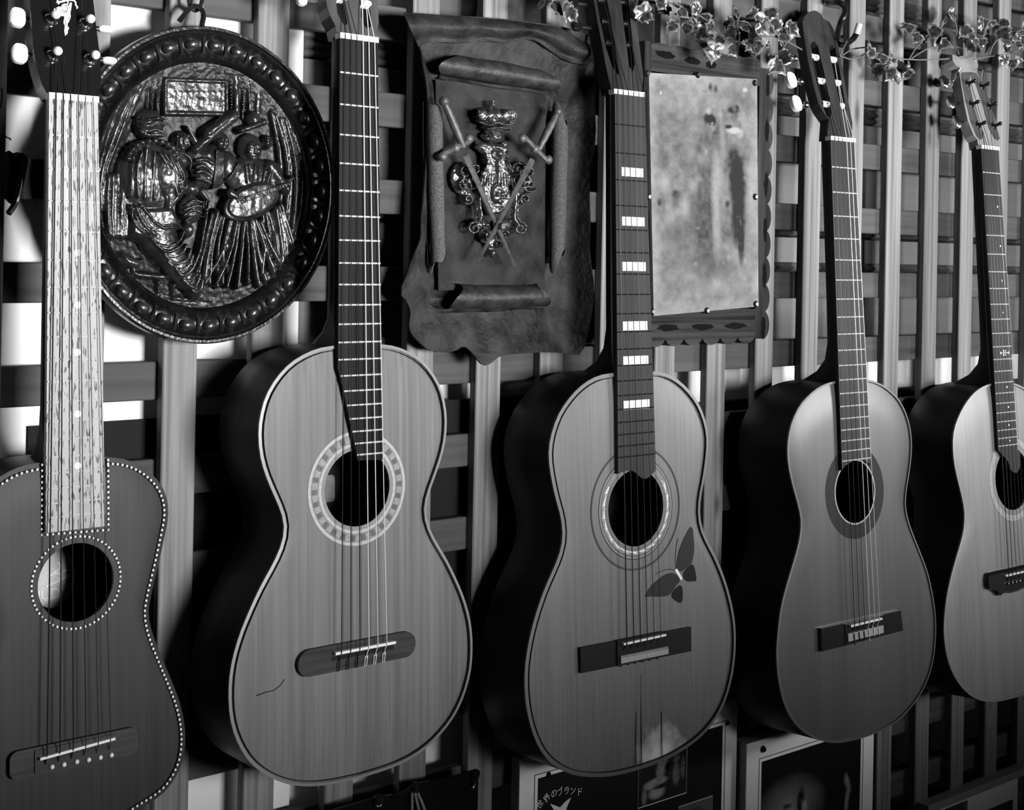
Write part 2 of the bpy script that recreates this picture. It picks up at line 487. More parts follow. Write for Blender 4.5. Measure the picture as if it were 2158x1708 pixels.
class Guitar:
    def __init__(g, key, label, group=None):
        n, s, ys, d = NS[key]
        S = at(*s, ys)
        N_ = atX(*n, S.x)
        ax = N_ - S
        g.L = ax.length
        g.lean = math.atan2(ax.y, ax.z)
        rot = Matrix.Rotation(-g.lean, 4, 'X')
        base = S + rot.to_3x3() @ Vector((0, SH, 0))
        g.M = Matrix.Translation(base) @ rot
        g.inv = g.M.inverted()
        g.d = d
        g.key = key
        g.root = empty('guitar', base, (-g.lean, 0, 0))
        tag(g.root, label, 'guitar', group or 'guitars hung on the lattice')
    def lp(g, px, y=0.0):
        """picture point -> local (u, v) on the plane y"""
        o, dr = ray(*px)
        o = g.inv @ o
        dr = g.inv.to_3x3() @ dr
        t = (y - o.y) / dr.y
        p = o + dr * t
        return (p.x, p.z)
    def hp(g, px, t0=0.0):
        """picture point -> (u, s) on the head face (t0 above it)"""
        o, dr = ray(*px)
        o = g.inv @ o
        dr = g.inv.to_3x3() @ dr
        nrm = Vector((0, -math.cos(BETA), math.sin(BETA)))
        p0 = Vector((0, -.002, g.L)) + nrm * t0
        t = (p0 - o).dot(nrm) / dr.dot(nrm)
        p = o + dr * t
        h = Vector((0, math.sin(BETA), math.cos(BETA)))
        return (p.x, (p - p0).dot(h))
    def H(g, u, s, t):
        return (u, -.002 + s * math.sin(BETA) - t * math.cos(BETA), g.L + s * math.cos(BETA) + t * math.sin(BETA))
    def T(g, u, v, t):
        return (u, -t, v)
    def part(g, mb, name, mat, parent=None, **k):
        return mb.build(name, MATS[mat] if isinstance(mat, str) else mat, parent or g.root, **k)

    # --- body
    def outline(g):
        sides = []
        for sgn, pts in ((-1, OUT[g.key][0]), (1, OUT[g.key][1])):
            if not pts:
                continue
            q = [g.lp(p) for p in pts]
            q = [(abs(u) if u * sgn > 0 else -abs(u), v) for u, v in q]
            q = [p for p in q if p[0] > .004]
            q = [(0, q[0][1] + .001)] + q
            vb = min(p[1] for p in q)
            if q[-1][0] > .05:      # close the bottom with a soft curve
                u0, v0 = q[-1]
                vb = v0 - .016
                q += [(u0 * .75, v0 - .006), (u0 * .5, v0 - .011), (u0 * .25, v0 - .015)]
            q.append((0, vb - .0005))
            sides.append(resample(smooth_poly(q, it=2), 60))
        half = sum(sides) / len(sides)
        half[0, 0] = half[-1, 0] = 0
        g.half = half
        full = [tuple(p) for p in half] + [(-u, v) for u, v in half[-2:0:-1]]
        return full     # clockwise: top -> right -> bottom -> left
    def offset(g, k):
        P = np.array(g.out)
        t = np.roll(P, -1, 0) - np.roll(P, 1, 0)
        t /= np.linalg.norm(t, axis=1)[:, None] + 1e-12
        nrm = np.stack([-t[:, 1], t[:, 0]], 1)      # outward for a clockwise loop
        return P + nrm * k
    def body(g, top_mat, side_mat, hole, hr, bind=None, bind_w=.003, purf=None):
        g.out = g.outline()
        g.hole, g.hr = hole, hr
        P = np.array(g.out)
        n = len(P)
        hu, hv = hole
        ang = np.arctan2(P[:, 1] - hv, P[:, 0] - hu)
        mb = MB()
        K = 14
        vs, fs = [], []
        for r in range(K + 1):
            f = r / K
            for i in range(n):
                hx, hz = hu + hr * math.cos(ang[i]), hv + hr * math.sin(ang[i])
                x, z_ = hx + (P[i, 0] - hx) * f, hz + (P[i, 1] - hz) * f
                # gentle arch that falls away towards the rim
                y = .0022 * max(0, (f - .55) / .45) ** 2.2
                vs.append((x, y, z_))
        for r in range(K):
            for i in range(n):
                j = (i + 1) % n
                fs.append((r * n + i, r * n + j, (r + 1) * n + j, (r + 1) * n + i))
        b0 = len(vs)
        for i in range(n):
            vs.append((hu + hr * math.cos(ang[i]), .0032, hv + hr * math.sin(ang[i])))
        for i in range(n):
            j = (i + 1) % n
            fs.append((i, b0 + i, b0 + j, j))
        mb.add(vs, fs)
        g.part(mb, 'soundboard', top_mat, angle=60)
        # ribs and back
        mb = MB()
        vs = [(u, y, v) for y in (.0022, g.d * .5, g.d - .004, g.d) for (u, v) in (g.out if y < g.d else [tuple(p) for p in g.offset(-.003)])]
        fs = []
        for r in range(3):
            for i in range(n):
                j = (i + 1) % n
                fs.append((r * n + i, (r + 1) * n + i, (r + 1) * n + j, r * n + j))
        mb.add(vs, fs)
        g.part(mb, 'ribs', side_mat)
        mb = MB()
        q = g.offset(-.003)
        vs = [(p[0], g.d, p[1]) for p in q] + [(0, g.d + .003, .1)]
        fs = [(i, n, (i + 1) % n) for i in range(n)]
        g.part(MB().add(vs, fs), 'back', side_mat)
        if bind:
            g.ring('binding', g.offset(.0004), g.offset(-bind_w), .0026, .0012, bind)
        if purf:
            for k_ in purf:
                g.ring('purfling', g.offset(-k_), g.offset(-k_ - .0005), .0012, .0004, 'inlay_dark')
    def ring(g, name, A, B, y0, y1, mat, parent=None):
        """flat band between loops A (outer) and B (inner) lying just proud of the top"""
        n = len(A)
        f = lambda p, y: (p[0], y, p[1])
        vs = [f(p, y0) for p in A] + [f(p, y1 - .0012) for p in A] + [f(p, y1 - .0016) for p in B] + [f(p, y0) for p in B]
        fs = []
        for r in range(3):
            for i in range(n):
                j = (i + 1) % n
                fs.append((r * n + i, r * n + j, (r + 1) * n + j, (r + 1) * n + i))
        return g.part(MB().add(vs, fs), name, mat, parent)
    def circ(g, r, n=72):
        return [(g.hole[0] + r * math.cos(2 * math.pi * k / n), g.hole[1] + r * math.sin(2 * math.pi * k / n)) for k in range(n)]
    def disc_ring(g, name, r1, r0, t, mat, parent=None):
        mb = MB()
        A, B = g.circ(r1), g.circ(r0)
        n = len(A)
        vs = [(p[0], .001, p[1]) for p in A] + [(p[0], -t, p[1]) for p in A] + [(p[0], -t, p[1]) for p in B] + [(p[0], .001, p[1]) for p in B]
        fs = [(r * n + i, r * n + (i + 1) % n, (r + 1) * n + (i + 1) % n, (r + 1) * n + i) for r in range(3) for i in range(n)]
        return g.part(mb.add(vs, fs), name, mat, parent)

    # --- neck, fingerboard, strings
    def neck(g, mat, w0, w1, vj):
        prof = []
        L = g.L
        secs = [(L + .004, w0, .019), (L - .02, w0, .0195), (vj + .11, w1 * .97, .021), (vj + .05, w1, .0225), (vj + .028, w1, .030), (vj + .012, w1 * .97, .048), (vj + .004, w1 * .93, .066), (vj - .004, w1 * .9, g.d - .004)]
        seg = 14
        vs, fs = [], []
        for (v, w, t) in secs:
            for k in range(seg + 1):
                a = math.pi * k / seg
                vs.append((-w * math.cos(a), .0005 + (t) * math.sin(a) ** .75, v))
        for r in range(len(secs) - 1):
            for k in range(seg):
                i = r * (seg + 1) + k
                fs.append((i, i + 1, i + seg + 2, i + seg + 1))
            fs.append((r * (seg + 1), (r + 1) * (seg + 1), (r + 1) * (seg + 1) + seg, r * (seg + 1) + seg))
        fs.append(tuple(range(seg + 1)))
        fs.append(tuple((len(secs) - 1) * (seg + 1) + k for k in range(seg + 1))[::-1])
        g.part(MB().add(vs, fs), 'neck', mat)
    def fingerboard(g, poly, mat, nfret, fret_mat='fret_metal', ft=.0062, fr=.0009):
        """poly: closed outline (u, v)"""
        g.fbpoly = poly
        fb = g.part(MB().prism(poly, g.T, -.0002, ft), 'fingerboard', mat, smooth=False)
        g.fb, g.ft = fb, ft
        for k in range(1, nfret + 1):
            v = g.L * 2 ** (-k / 12)
            lo, hi = g.span(v)
            if hi - lo < .008:
                continue
            g.part(MB().tube([(lo + .0003, -ft, v), (hi - .0003, -ft, v)], fr, 6), 'fret', fret_mat, fb)
        return fb
    def span(g, v):
        xs = []
        P = g.fbpoly
        for i in range(len(P)):
            a, b = P[i], P[(i + 1) % len(P)]
            if (a[1] - v) * (b[1] - v) <= 0 and a[1] != b[1]:
                t = (v - a[1]) / (b[1] - a[1])
                xs.append(a[0] + (b[0] - a[0]) * t)
        return (min(xs), max(xs)) if len(xs) >= 2 else (0, 0)
    def nut(g, w, mat='bone'):
        mb = MB().prism([(-w, g.L), (w, g.L), (w, g.L + .0055), (-w, g.L + .0055)], g.T, -.002, .0078)
        g.part(mb, 'nut', mat, smooth=False)
    def strings(g, nut_us, sad_us, mats, radii, posts=None, tail=None):
        for i in range(6):
            path = []
            if posts:
                path.append(g.H(posts[i][0], posts[i][1], posts[i][2] if len(posts[i]) > 2 else .002))
            path += [(nut_us[i], -.0083, g.L + .003), (nut_us[i], -.0083, g.L), (sad_us[i], -SH - .0002, 0)]
            if tail:
                path += [(sad_us[i] + p[0], -p[2], p[1]) for p in tail]
            g.part(MB().tube(path, radii[i], 6), 'string', mats[i])

def lerp(a, b, n):
    return [a + (b - a) * k / (n - 1) for k in range(n)]
def rrect(u0, u1, v0, v1, r, n=5):
    out = []
    for cx, cy, a0 in ((u1 - r, v1 - r, 0), (u0 + r, v1 - r, 90), (u0 + r, v0 + r, 180), (u1 - r, v0 + r, 270)):
        for k in range(n + 1):
            a = math.radians(a0 + 90 * k / n)
            out.append((cx + r * math.cos(a), cy + r * math.sin(a)))
    return out

def tuner_button(g, c, su, ss, st, mat, parent, ang=0):
    """flattened oval button at head coordinates c=(u, s, t)"""
    q = [(su * math.copysign(abs(math.cos(a)) ** .7, math.cos(a)), ss * math.copysign(abs(math.sin(a)) ** .7, math.sin(a))) for a in [2 * math.pi * k / 20 for k in range(20)]]
    ca, sa = math.cos(ang), math.sin(ang)
    q = [(c[0] + x * ca - y * sa, c[1] + x * sa + y * ca) for x, y in q]
    qi = [(c[0] + (x - c[0]) * .8, c[1] + (y - c[1]) * .8) for x, y in q]
    vs = [g.H(x, y, c[2] - st * .6) for x, y in q] + [g.H(x, y, c[2] + st * .6) for x, y in q] + [g.H(x, y, c[2] + st) for x, y in qi] + [g.H(x, y, c[2] - st) for x, y in qi]
    n = len(q)
    fs = []
    for a, b in ((0, 1), (1, 2), (3, 0)):
        for i in range(n):
            j = (i + 1) % n
            fs.append((a * n + i, a * n + j, b * n + j, b * n + i))
    fs.append(tuple(range(2 * n, 3 * n))); fs.append(tuple(range(3 * n, 4 * n))[::-1])
    return g.part(MB().add(vs, fs), 'tuner_button', mat, parent)

def painted_sheen(matname, c, r0, r1, gain):
    """lighter patch that paints a specular reflection into the colour of the top (object coordinates)"""
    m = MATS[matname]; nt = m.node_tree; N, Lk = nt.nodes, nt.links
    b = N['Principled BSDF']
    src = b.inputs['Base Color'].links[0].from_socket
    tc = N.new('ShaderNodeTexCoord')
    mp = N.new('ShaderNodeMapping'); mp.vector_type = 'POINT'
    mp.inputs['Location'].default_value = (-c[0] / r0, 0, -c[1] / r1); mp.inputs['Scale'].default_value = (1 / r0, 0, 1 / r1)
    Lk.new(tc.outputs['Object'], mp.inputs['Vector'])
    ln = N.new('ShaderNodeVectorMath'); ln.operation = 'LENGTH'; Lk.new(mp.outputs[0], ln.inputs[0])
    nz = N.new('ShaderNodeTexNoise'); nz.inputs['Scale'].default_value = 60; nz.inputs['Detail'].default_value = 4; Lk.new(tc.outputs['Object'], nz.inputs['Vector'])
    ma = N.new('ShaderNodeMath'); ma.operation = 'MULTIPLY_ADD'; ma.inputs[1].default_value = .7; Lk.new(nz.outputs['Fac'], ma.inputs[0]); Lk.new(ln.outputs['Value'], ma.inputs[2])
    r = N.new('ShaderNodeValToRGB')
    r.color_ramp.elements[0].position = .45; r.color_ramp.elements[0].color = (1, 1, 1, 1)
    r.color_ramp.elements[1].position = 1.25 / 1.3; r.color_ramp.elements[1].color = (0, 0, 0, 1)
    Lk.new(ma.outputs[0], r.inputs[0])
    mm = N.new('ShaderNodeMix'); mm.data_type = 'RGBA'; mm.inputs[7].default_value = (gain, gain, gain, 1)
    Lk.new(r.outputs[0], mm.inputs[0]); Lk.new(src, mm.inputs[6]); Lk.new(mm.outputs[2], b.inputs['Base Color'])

wood('cedar_dark_top', .022, .034, 'Z', 260, .012, .5, coat=.06, coat_rough=.35, spec=.15, broad=.35)
wood('spruce_matte_top', .10, .18, 'Z', 230, .013, .55, coat=.08, coat_rough=.35, spec=.25, broad=.5)
wood('spruce_varnished_top', .095, .135, 'Z', 330, .01, .45, coat=.25, coat_rough=.32, broad=.35)
wood('cedar_glossy_top', .065, .09, 'Z', 160, .02, .42, coat=.22, coat_rough=.2, spec=.25, broad=.6)
wood('spruce_pale_top', .145, .195, 'Z', 220, .02, .45, coat=.25, coat_rough=.3, broad=.4)
wood('pale_rosewood_board', .27, .46, 'Z', 130, .02, .5, coat=.0, pores=.9, broad=.45)
wood('striped_rosewood_board', .008, .022, 'Z', 200, .015, .6, spec=.05, broad=.45)
wood('worn_grey_board', .022, .04, 'Z', 90, .05, .5, spec=.15, broad=.6)
wood('brown_board', .02, .038, 'Z', 130, .03, .5, spec=.15, broad=.4)
wood('black_board', .008, .02, 'Z', 130, .03, .5, spec=.15, broad=.4)
wood('rosewood_bridge', .022, .055, 'X', 180, .05, .45, spec=.15)
wood('head_dark', .012, .045, 'Z', 90, .02, .45, spec=.2, broad=.6)
wood('head_mid', .05, .085, 'Z', 90, .02, .4, coat=.2, broad=.5)
wood('head_tan', .2, .28, 'Z', 90, .02, .45, coat=.15, broad=.5)
plain('binding_pale', .2, .4)
plain('binding_brown', .12, .4)
plain('rhinestone', .95, .12, spec=.8, coat=.5)
plain('pearl', .85, .25, var=.2, vscale=180, coat=.3)
plain('label_paper', .62, .7, var=.12, vscale=60)
plain('label_ink_white', .95, .6)
plain('paper_old', .13, .7, var=.3, vscale=90)
plain('rosette_pale', .36, .5, var=.15, vscale=300)
plain('rosette_mid', .17, .5, var=.15, vscale=300)
plain('tile_dark', .06, .5, var=.5, vscale=900)
plain('tile_light', .22, .5, var=.4, vscale=900)
plain('inlay_brown', .032, .5, spec=.08)
plain('inlay_dark', .014, .5, spec=.08)
plain('tie_block_pale', .3, .4, var=.1, vscale=300)

def post(g, base, tip, mat_tip='bone', r=.0034, ball=.0042, bush=.0062, bush_mat='chrome', post_mat='black_metal'):
    """string post: bushing on the head face and a shaft with a knob"""
    u, s = g.hp(base)
    h = .0125
    t = g.part(MB().lathe([(bush, -.001), (bush, .0012), (bush * .82, .0022), (bush * .66, .0016), (bush * .6, .003)], 18, lambda a, b, t_: g.H(u + a, s + b, t_)), 'bushing', bush_mat, g.head)
    g.part(MB().lathe([(r, .001), (r, h - .002), (r * .8, h)], 12, lambda a, b, t_: g.H(u + a, s + b, t_)), 'tuner_post', post_mat, g.head)
    mb = MB()
    vs, fs = [], []
    mb.ball((0, 0, 0), ball, ball, ball, 12, 8)
    mb.v = [g.H(u + p[0], s + p[1], h + p[2]) for p in mb.v]
    g.part(mb, 'post_knob', mat_tip, g.head)
    return (u, s, .006)

# ======================= G1: small dark guitar with rhinestone edging
g = Guitar('G1', 'small dark-topped guitar edged with rhinestones, leftmost on the lattice')
g.body('cedar_dark_top', 'dark_mahogany', g.lp((161, 1228)), .0335)
g.neck('ebony', .0215, .026, g.half[0, 1])
ev = .1838
fb = g.fingerboard([(-.0262, ev), (.0262, ev), (.0218, g.L), (-.0218, g.L)], 'pale_rosewood_board', 18)
for px in ((163.5, 533), (163.5, 643), (163, 743), (163.5, 873), (164, 982)):
    u, v = g.lp(px, -.0062)
    g.part(MB().lathe([(.0029, 0), (.0029, .0004)], 20, lambda a, b, t: g.T(u + a, v + b, .0061 + t)), 'dot_inlay', 'pearl', fb)
g.nut(.0222)
hl = [g.hp(p) for p in ((104, 205), (88, 178), (77, 140), (70.9, 110), (63, 0), (57, -90))]
hr_ = [g.hp(p) for p in ((188, -90), (196.5, 0), (205, 75), (211, 121), (214, 165), (212, 208))]
top = [((hl[-1][0] * .5 + hr_[0][0] * .5), max(hl[-1][1], hr_[0][1]) + .012)]
g.head = g.part(MB().prism([(-.021, .004)] + hl[1:] + top + hr_[:-1] + [(.021, .004)], g.H, -.016, 0), 'headstock', 'black_lacquer', smooth=False)
posts_l = [post(g, b, None) for b in ((110.8, 119), (107, 42.5), (103, -34))]
posts_r = [post(g, b, None) for b in ((190, 127), (179.8, 51.5), (170, -25))]
for px in ((41.2, 113.4), (36.7, 37.4), (32, -40)):
    u, s = g.hp(px, -.009)
    b_ = tuner_button(g, (u, s, -.009), .0068, .0092, .0032, 'ivory_button', g.head, -.12)
    g.part(MB().tube([g.H(u + .005, s, -.009), g.H(u + .02, s, -.009)], .0024, 8), 'tuner_shaft', 'chrome', g.head)
for px in ((222, 62), (230, 128), (212, -15)):
    u, s = g.hp(px, -.009)
    tuner_button(g, (u, s, -.009), .0068, .0030, .0032, 'ivory_button', g.head, 0)
    g.part(MB().tube([g.H(u - .012, s, -.009), g.H(u - .004, s, -.009)], .0024, 8), 'tuner_shaft', 'chrome', g.head)
Z8 = lambda x, y: g.hp((x / 7.763, y / 7.763))
cher = [(870,170),(890,140),(960,110),(1000,115),(1010,80),(1050,60),(1100,70),(1110,110),(1150,40),(1175,50),(1165,130),(1150,210),(1155,280),(1130,350),(1105,390),(1105,430),(1130,465),(1110,500),(1105,550),(1065,590),(1050,520),(1055,430),(1035,370),(1050,290),(1050,265),(1010,265),(950,245),(900,190)]
dec = g.part(MB().prism([Z8(*p) for p in cher], g.H, .0, .0004), 'archer_emblem', 'pearl', g.head, smooth=False)
mb = MB()
mb.tube([g.H(*Z8(*p), .0003) for p in smooth_poly([(1010, 5), (1110, 8), (1190, 0), (1240, 40), (1230, 85), (1275, 125), (1245, 140)], it=2)], .0008, 6)
mb.tube([g.H(*Z8(*p), .0003) for p in [(930, 38), (1010, 30), (1090, 8)]], .0009, 6)
mb.tube([g.H(*Z8(*p), .0003) for p in [(940, 10), (930, 38), (965, 70)]], .0009, 6)
mb.tube([g.H(*Z8(*p), .0003) for p in [(1080, 90), (1110, 50), (1100, 15)]], .0007, 6)
g.part(mb, 'bow_emblem', 'pearl', g.head)
mb = MB()
for ln in ([(945, 205), (985, 195), (1040, 215), (1090, 190)], [(1000, 150), (1040, 185), (1090, 185), (1110, 130)], [(1110, 320), (1145, 280)], [(1060, 330), (1075, 380), (1055, 430)], [(1070, 80), (1085, 110), (1095, 130)]):
    mb.tube([g.H(*Z8(*p), .0004) for p in ln], .0003, 5)
g.part(mb, 'engraved_lines', 'ebony', g.head)
nu = [-.0165, -.0100, -.0035, .0032, .0098, .0165]
su = [-.0275, -.0165, -.005, .006, .017, .028]
g.strings(nu, su, ['wound_string'] * 3 + ['steel_string'] * 3, [.00062, .00055, .0005, .0004, .00032, .0003],
          [posts_l[0], posts_l[1], posts_l[2], posts_r[2], posts_r[1], posts_r[0]], [(0, -.005, .0085), (0, -.0088, .0068)])
br = g.part(MB().prism(rrect(-.0565, .0553, -.0172, .006, .007), g.T, 0, .0052).prism(rrect(-.036, .036, -.0155, .004, .001), g.T, .005, .0066), 'bridge', 'rosewood_bridge', smooth=False)
sl, sr = g.lp((85.6, 1601.5), -SH), g.lp((243.7, 1558), -SH)
g.part(MB().prism([(sl[0], sl[1] - .0011), (sr[0], sr[1] - .0011), (sr[0], sr[1] + .0011), (sl[0], sl[1] + .0011)], g.T, .004, SH - .0004), 'saddle', 'bone', br, smooth=False)
for px in ((110.8, 1618), (136, 1613), (163, 1607), (188, 1603), (212.7, 1598), (236, 1593)):
    u, v = g.lp(px, -.0085)
    mb = MB().ball((u, -.0072, v), .0021, .0021, .0021, 10, 6)
    g.part(mb, 'bridge_pin', 'bone', br)
# rhinestone trim: beads a few pixels wide, joined
mb = MB()
def beads(path, step=.0044, r=.00125):
    P = np.array(path)
    n = max(2, int(np.sum(np.linalg.norm(np.diff(P, axis=0), axis=1)) / step))
    for p in resample(P, n):
        mb.ball((p[0], -.0006, p[1]), r, r, r, 8, 5)
loop = [tuple(p) for p in g.offset(-.0052)]
fl = [g.lp(p) for p in ((88.5, 980), (87, 1128))]
fr_ = [g.lp(p) for p in ((227, 970), (227.5, 1117))]
beads([p for p in loop[:len(loop) // 2 + 1] if not (p[1] > .2 and abs(p[0]) < .029)])
beads([p for p in loop[len(loop) // 2:] if not (p[1] > .2 and abs(p[0]) < .029)])
beads([fl[0], fl[1]], .0043); beads([fr_[0], fr_[1]], .0043); beads([fl[1], fr_[1]], .0045)
beads(g.circ(.0393, 60) + g.circ(.0393, 60)[:1], .0041)
tag(g.part(mb, 'rhinestone_trim', 'rhinestone'), 'row of tiny white rhinestones around top, fingerboard and sound hole', kind='stuff')
mb = MB()
for A in (loop, g.circ(.0393, 80), [fl[0], fl[1], fr_[1], fr_[0]]):
    pts = [p for p in A if not (A is loop and p[1] > .2 and abs(p[0]) < .029)]
    seg_ = [[]]
    for i, p in enumerate(pts):
        if seg_[-1] and math.dist(seg_[-1][-1], p) > .03 and A is loop: seg_.append([])
        seg_[-1].append(p)
    for s_ in seg_:
        if len(s_) > 1: mb.tube([(p[0], .0006, p[1]) for p in s_], .0011, 6)
g.part(mb, 'trim_setting', 'inlay_brown')
# paper label inside
yl = g.d - .002
c_ = g.lp((112, 1216), yl); ex = g.lp((158.5, 1206), yl); ey = g.lp((112, 1282), yl)
rx, ry = abs(ex[0] - c_[0]), abs(ey[1] - c_[1])
lab = g.part(MB().prism([(c_[0] + rx * math.cos(2 * math.pi * k / 40), c_[1] + ry * math.sin(2 * math.pi * k / 40)) for k in range(40)], lambda a, b, t: (a, yl - t, b), 0, .0004), 'paper_label', 'label_paper', smooth=False)
def text_mesh(txt, size, fn, name, mat, parent, ext=.0002):
    cu = bpy.data.curves.new('lettering', 'FONT'); cu.body = txt; cu.size = size; cu.align_x = 'CENTER'; cu.resolution_u = 3
    to = bpy.data.objects.new('lettering', cu); col.objects.link(to)
    dg = bpy.context.evaluated_depsgraph_get()
    me = bpy.data.meshes.new_from_object(to.evaluated_get(dg))
    bpy.data.objects.remove(to, do_unlink=True); bpy.data.curves.remove(cu)
    vs = [fn(v.co.x, v.co.y) for v in me.vertices]; fs = [tuple(p.vertices) for p in me.polygons]
    bpy.data.meshes.remove(me)
    return MB().add(vs, fs).build(name, MATS[mat], parent, smooth=False)
tp = g.lp((103, 1262), yl)
text_mesh('NUDY', .0125, lambda a, b: (tp[0] + a, yl - .0008, tp[1] + b + a * .04), 'label_lettering', 'label_ink_white', lab)
mb = MB()
for ln in ([(95, 1236), (120, 1226), (145, 1214)], [(100, 1215), (118, 1207), (132, 1212), (118, 1222)], [(118, 1185), (126, 1190), (122, 1202), (110, 1206)], [(132, 1204), (145, 1200), (153, 1202)], [(92, 1266), (110, 1262), (128, 1256)]):
    mb.tube([(*[g.lp(p, yl)[0]], yl - .0006, g.lp(p, yl)[1]) for p in smooth_poly(ln, it=2)], .0009, 5)
g.part(mb, 'label_drawing', 'label_ink_white', lab)
G1 = g

# ======================= G2: guitar with an oval bridge and a mosaic rosette
g = Guitar('G2', 'matte light-brown guitar with oval bridge and cut-away fingerboard, beside the round plate')
g.body('spruce_matte_top', 'dark_mahogany', g.lp((753.5, 1029)), .0378, bind='binding_pale', bind_w=.0026, purf=(.0042,))
g.neck('dark_mahogany', .0215, .0262, g.half[0, 1])
e = [g.lp(p, -.0062) for p in ((712, 777), (722, 815), (754, 971), (807, 969.5))]
fb = g.fingerboard([e[0], e[1], e[2], e[3], (.0222, g.L), (-.0222, g.L)], 'striped_rosewood_board', 20)
g.nut(.0225)
hl = [g.hp(p) for p in ((714, 74), (707, 55), (696, 33), (690, 15), (687, 0), (684, -30), (676, -130))]
hr_ = [g.hp(p) for p in ((786, -130), (795, -30), (796, 0), (798, 48), (798, 88))]
slots = [[g.hp(p) for p in ((708, 0), (711, 28.5), (720, 46), (727.7, 54.5), (732, 49), (728, 25), (724, 0), (714, -95), (699, -95))],
         [g.hp(p) for p in ((757.5, 0), (761.4, 36), (768, 54), (775, 61.6), (783, 54.5), (781, 28), (779.6, 0), (770, -95), (752, -95))]]
outer = [(-.0218, .004)] + hl[1:] + [((hl[-1][0] + hr_[0][0]) / 2, hl[-1][1] + .012)] + hr_[:-1] + [(.0218, .004)]
g.head = g.part(MB().prism([outer] + slots, g.H, -.018, 0), 'headstock', 'head_mid', smooth=False)
plist = []
for px_l, px_r in (((717, -2), (767, 9)), ((709, -50), (762, -42)), ((701, -95), (756, -88))):
    for px, nm in ((px_l, -1), (px_r, 1)):
        u, s = g.hp(px, -.004)
        g.part(MB().tube([g.H(u - .0062, s, -.004), g.H(u + .0062, s, -.004)], .0048, 12), 'string_roller', 'ivory_button', g.head)
        plist.append((u, s, .001))
for px in ((635, -3), (628, -50), (620, -95)):
    u, s = g.hp(px, -.009)
    tuner_button(g, (u, s, -.009), .0055, .0075, .0035, 'ivory_button', g.head)
    g.part(MB().tube([g.H(u + .004, s, -.009), g.H(u + .018, s, -.009)], .0022, 8), 'tuner_shaft', 'chrome', g.head)
nu = lerp(-.0172, .0172, 6); su = lerp(-.0262, .0262, 6)
g.strings(nu, su, ['wound_string'] * 3 + ['nylon_string'] * 3, [.0005, .00045, .00042, .00052, .00046, .00042],
          [plist[0], plist[2], plist[4], plist[5], plist[3], plist[1]], [(0, -.006, .0075), (0, -.009, .0062), (0, -.0105, .0066)])
bc = -.0055
stad = [(-.003 + (.0675 - .0125) * (1 if math.cos(a) > 0 else -1) + .0128 * math.cos(a), bc + .0128 * math.sin(a)) for a in [2 * math.pi * (k + .5) / 40 for k in range(40)]]
br = g.part(MB().prism(stad, g.T, 0, .0055), 'bridge', 'rosewood_bridge', smooth=False)
g.part(MB().prism(rrect(-.034, .038, -.0075, -.0035, .001), g.T, .0054, .0058), 'tie_slot', 'ebony', br, smooth=False)
g.part(MB().prism(rrect(-.0325, .0375, -.0012, .0014, .0006), g.T, .004, SH - .0004), 'saddle', 'bone', br, smooth=False)
for i in range(6):
    u = su[i] + .0015
    g.part(MB().tube([(u, -.0062, -.0085), (u - .0012, -.0068, -.0135), (u - .001, -.0058, -.0178), (u - .0032, -.0055, -.0185), (u - .0036, -.0066, -.0135), (u - .0028, -.0062, -.009)], .0005, 5), 'string_tie', 'wound_string' if i < 3 else 'nylon_string', br)
ro = g.disc_ring('rosette', .0566, .0378, .0002, 'rosette_mid')
g.disc_ring('rosette_line', .0566, .0536, .0004, 'rosette_pale', ro)
g.disc_ring('rosette_line', .0446, .0418, .0004, 'rosette_pale', ro)
tiles = {}
for k in range(52):
    a0 = 2 * math.pi * k / 52
    w = math.pi / 52 * (.92 if k % 2 else .80)
    q = [(g.hole[0] + r * math.cos(a0 + s * w), g.hole[1] + r * math.sin(a0 + s * w)) for r, s in ((.0462, -1), (.0522, -1), (.0522, 1), (.0462, 1))]
    if g.span(q[0][1])[0] < q[0][0] < g.span(q[0][1])[1] and q[0][1] > .184:
        continue
    g.part(MB().prism(q, g.T, 0, .00055), 'tile', 'tile_light' if k % 2 else 'tile_dark', ro, smooth=False)
c_ = g.lp((693, 1030), g.d - .002)
g.part(MB().prism(rrect(c_[0] - .022, c_[0] + .007, c_[1] - .014, c_[1] + .014, .004), lambda a, b, t: (a, g.d - .002 - t, b), 0, .0004), 'paper_label', 'paper_old', smooth=False)
# a hair crack in the top
mb = MB().tube([(*[g.lp(p)[0]], .0001, g.lp(p)[1]) for p in ((541, 1467), (560, 1460), (577, 1456), (590, 1446), (600, 1432))], .0005, 5)
g.part(mb, 'hair_crack', 'ebony')
G2 = g

# ======================= G3: guitar with the butterfly
g = Guitar('G3', 'varnished guitar with butterfly inlay and pearl block markers, in the middle of the row')
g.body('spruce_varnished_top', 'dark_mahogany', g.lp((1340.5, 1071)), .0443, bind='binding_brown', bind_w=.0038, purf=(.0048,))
sheen_c = g.lp((1395, 1590))
painted_sheen('spruce_varnished_top', sheen_c, .075, .06, .66)  # bright reflection low on the bout, put into the base colour
g.neck('ebony', .024, .0295, g.half[0, 1])
Z11 = lambda x, y: g.lp((1080 + x / 3.972, 860 + y / 3.972), -.0062)
end = [Z11(*p) for p in smooth_poly([(885, 555), (930, 528), (980, 522), (1020, 532), (1055, 570), (1100, 598), (1140, 585), (1180, 545), (1195, 530)], it=1)]
fb = g.fingerboard(end + [(.0242 + .002, g.L), (-.0242 + .002, g.L)], 'worn_grey_board', 19, fret_mat='wound_string')
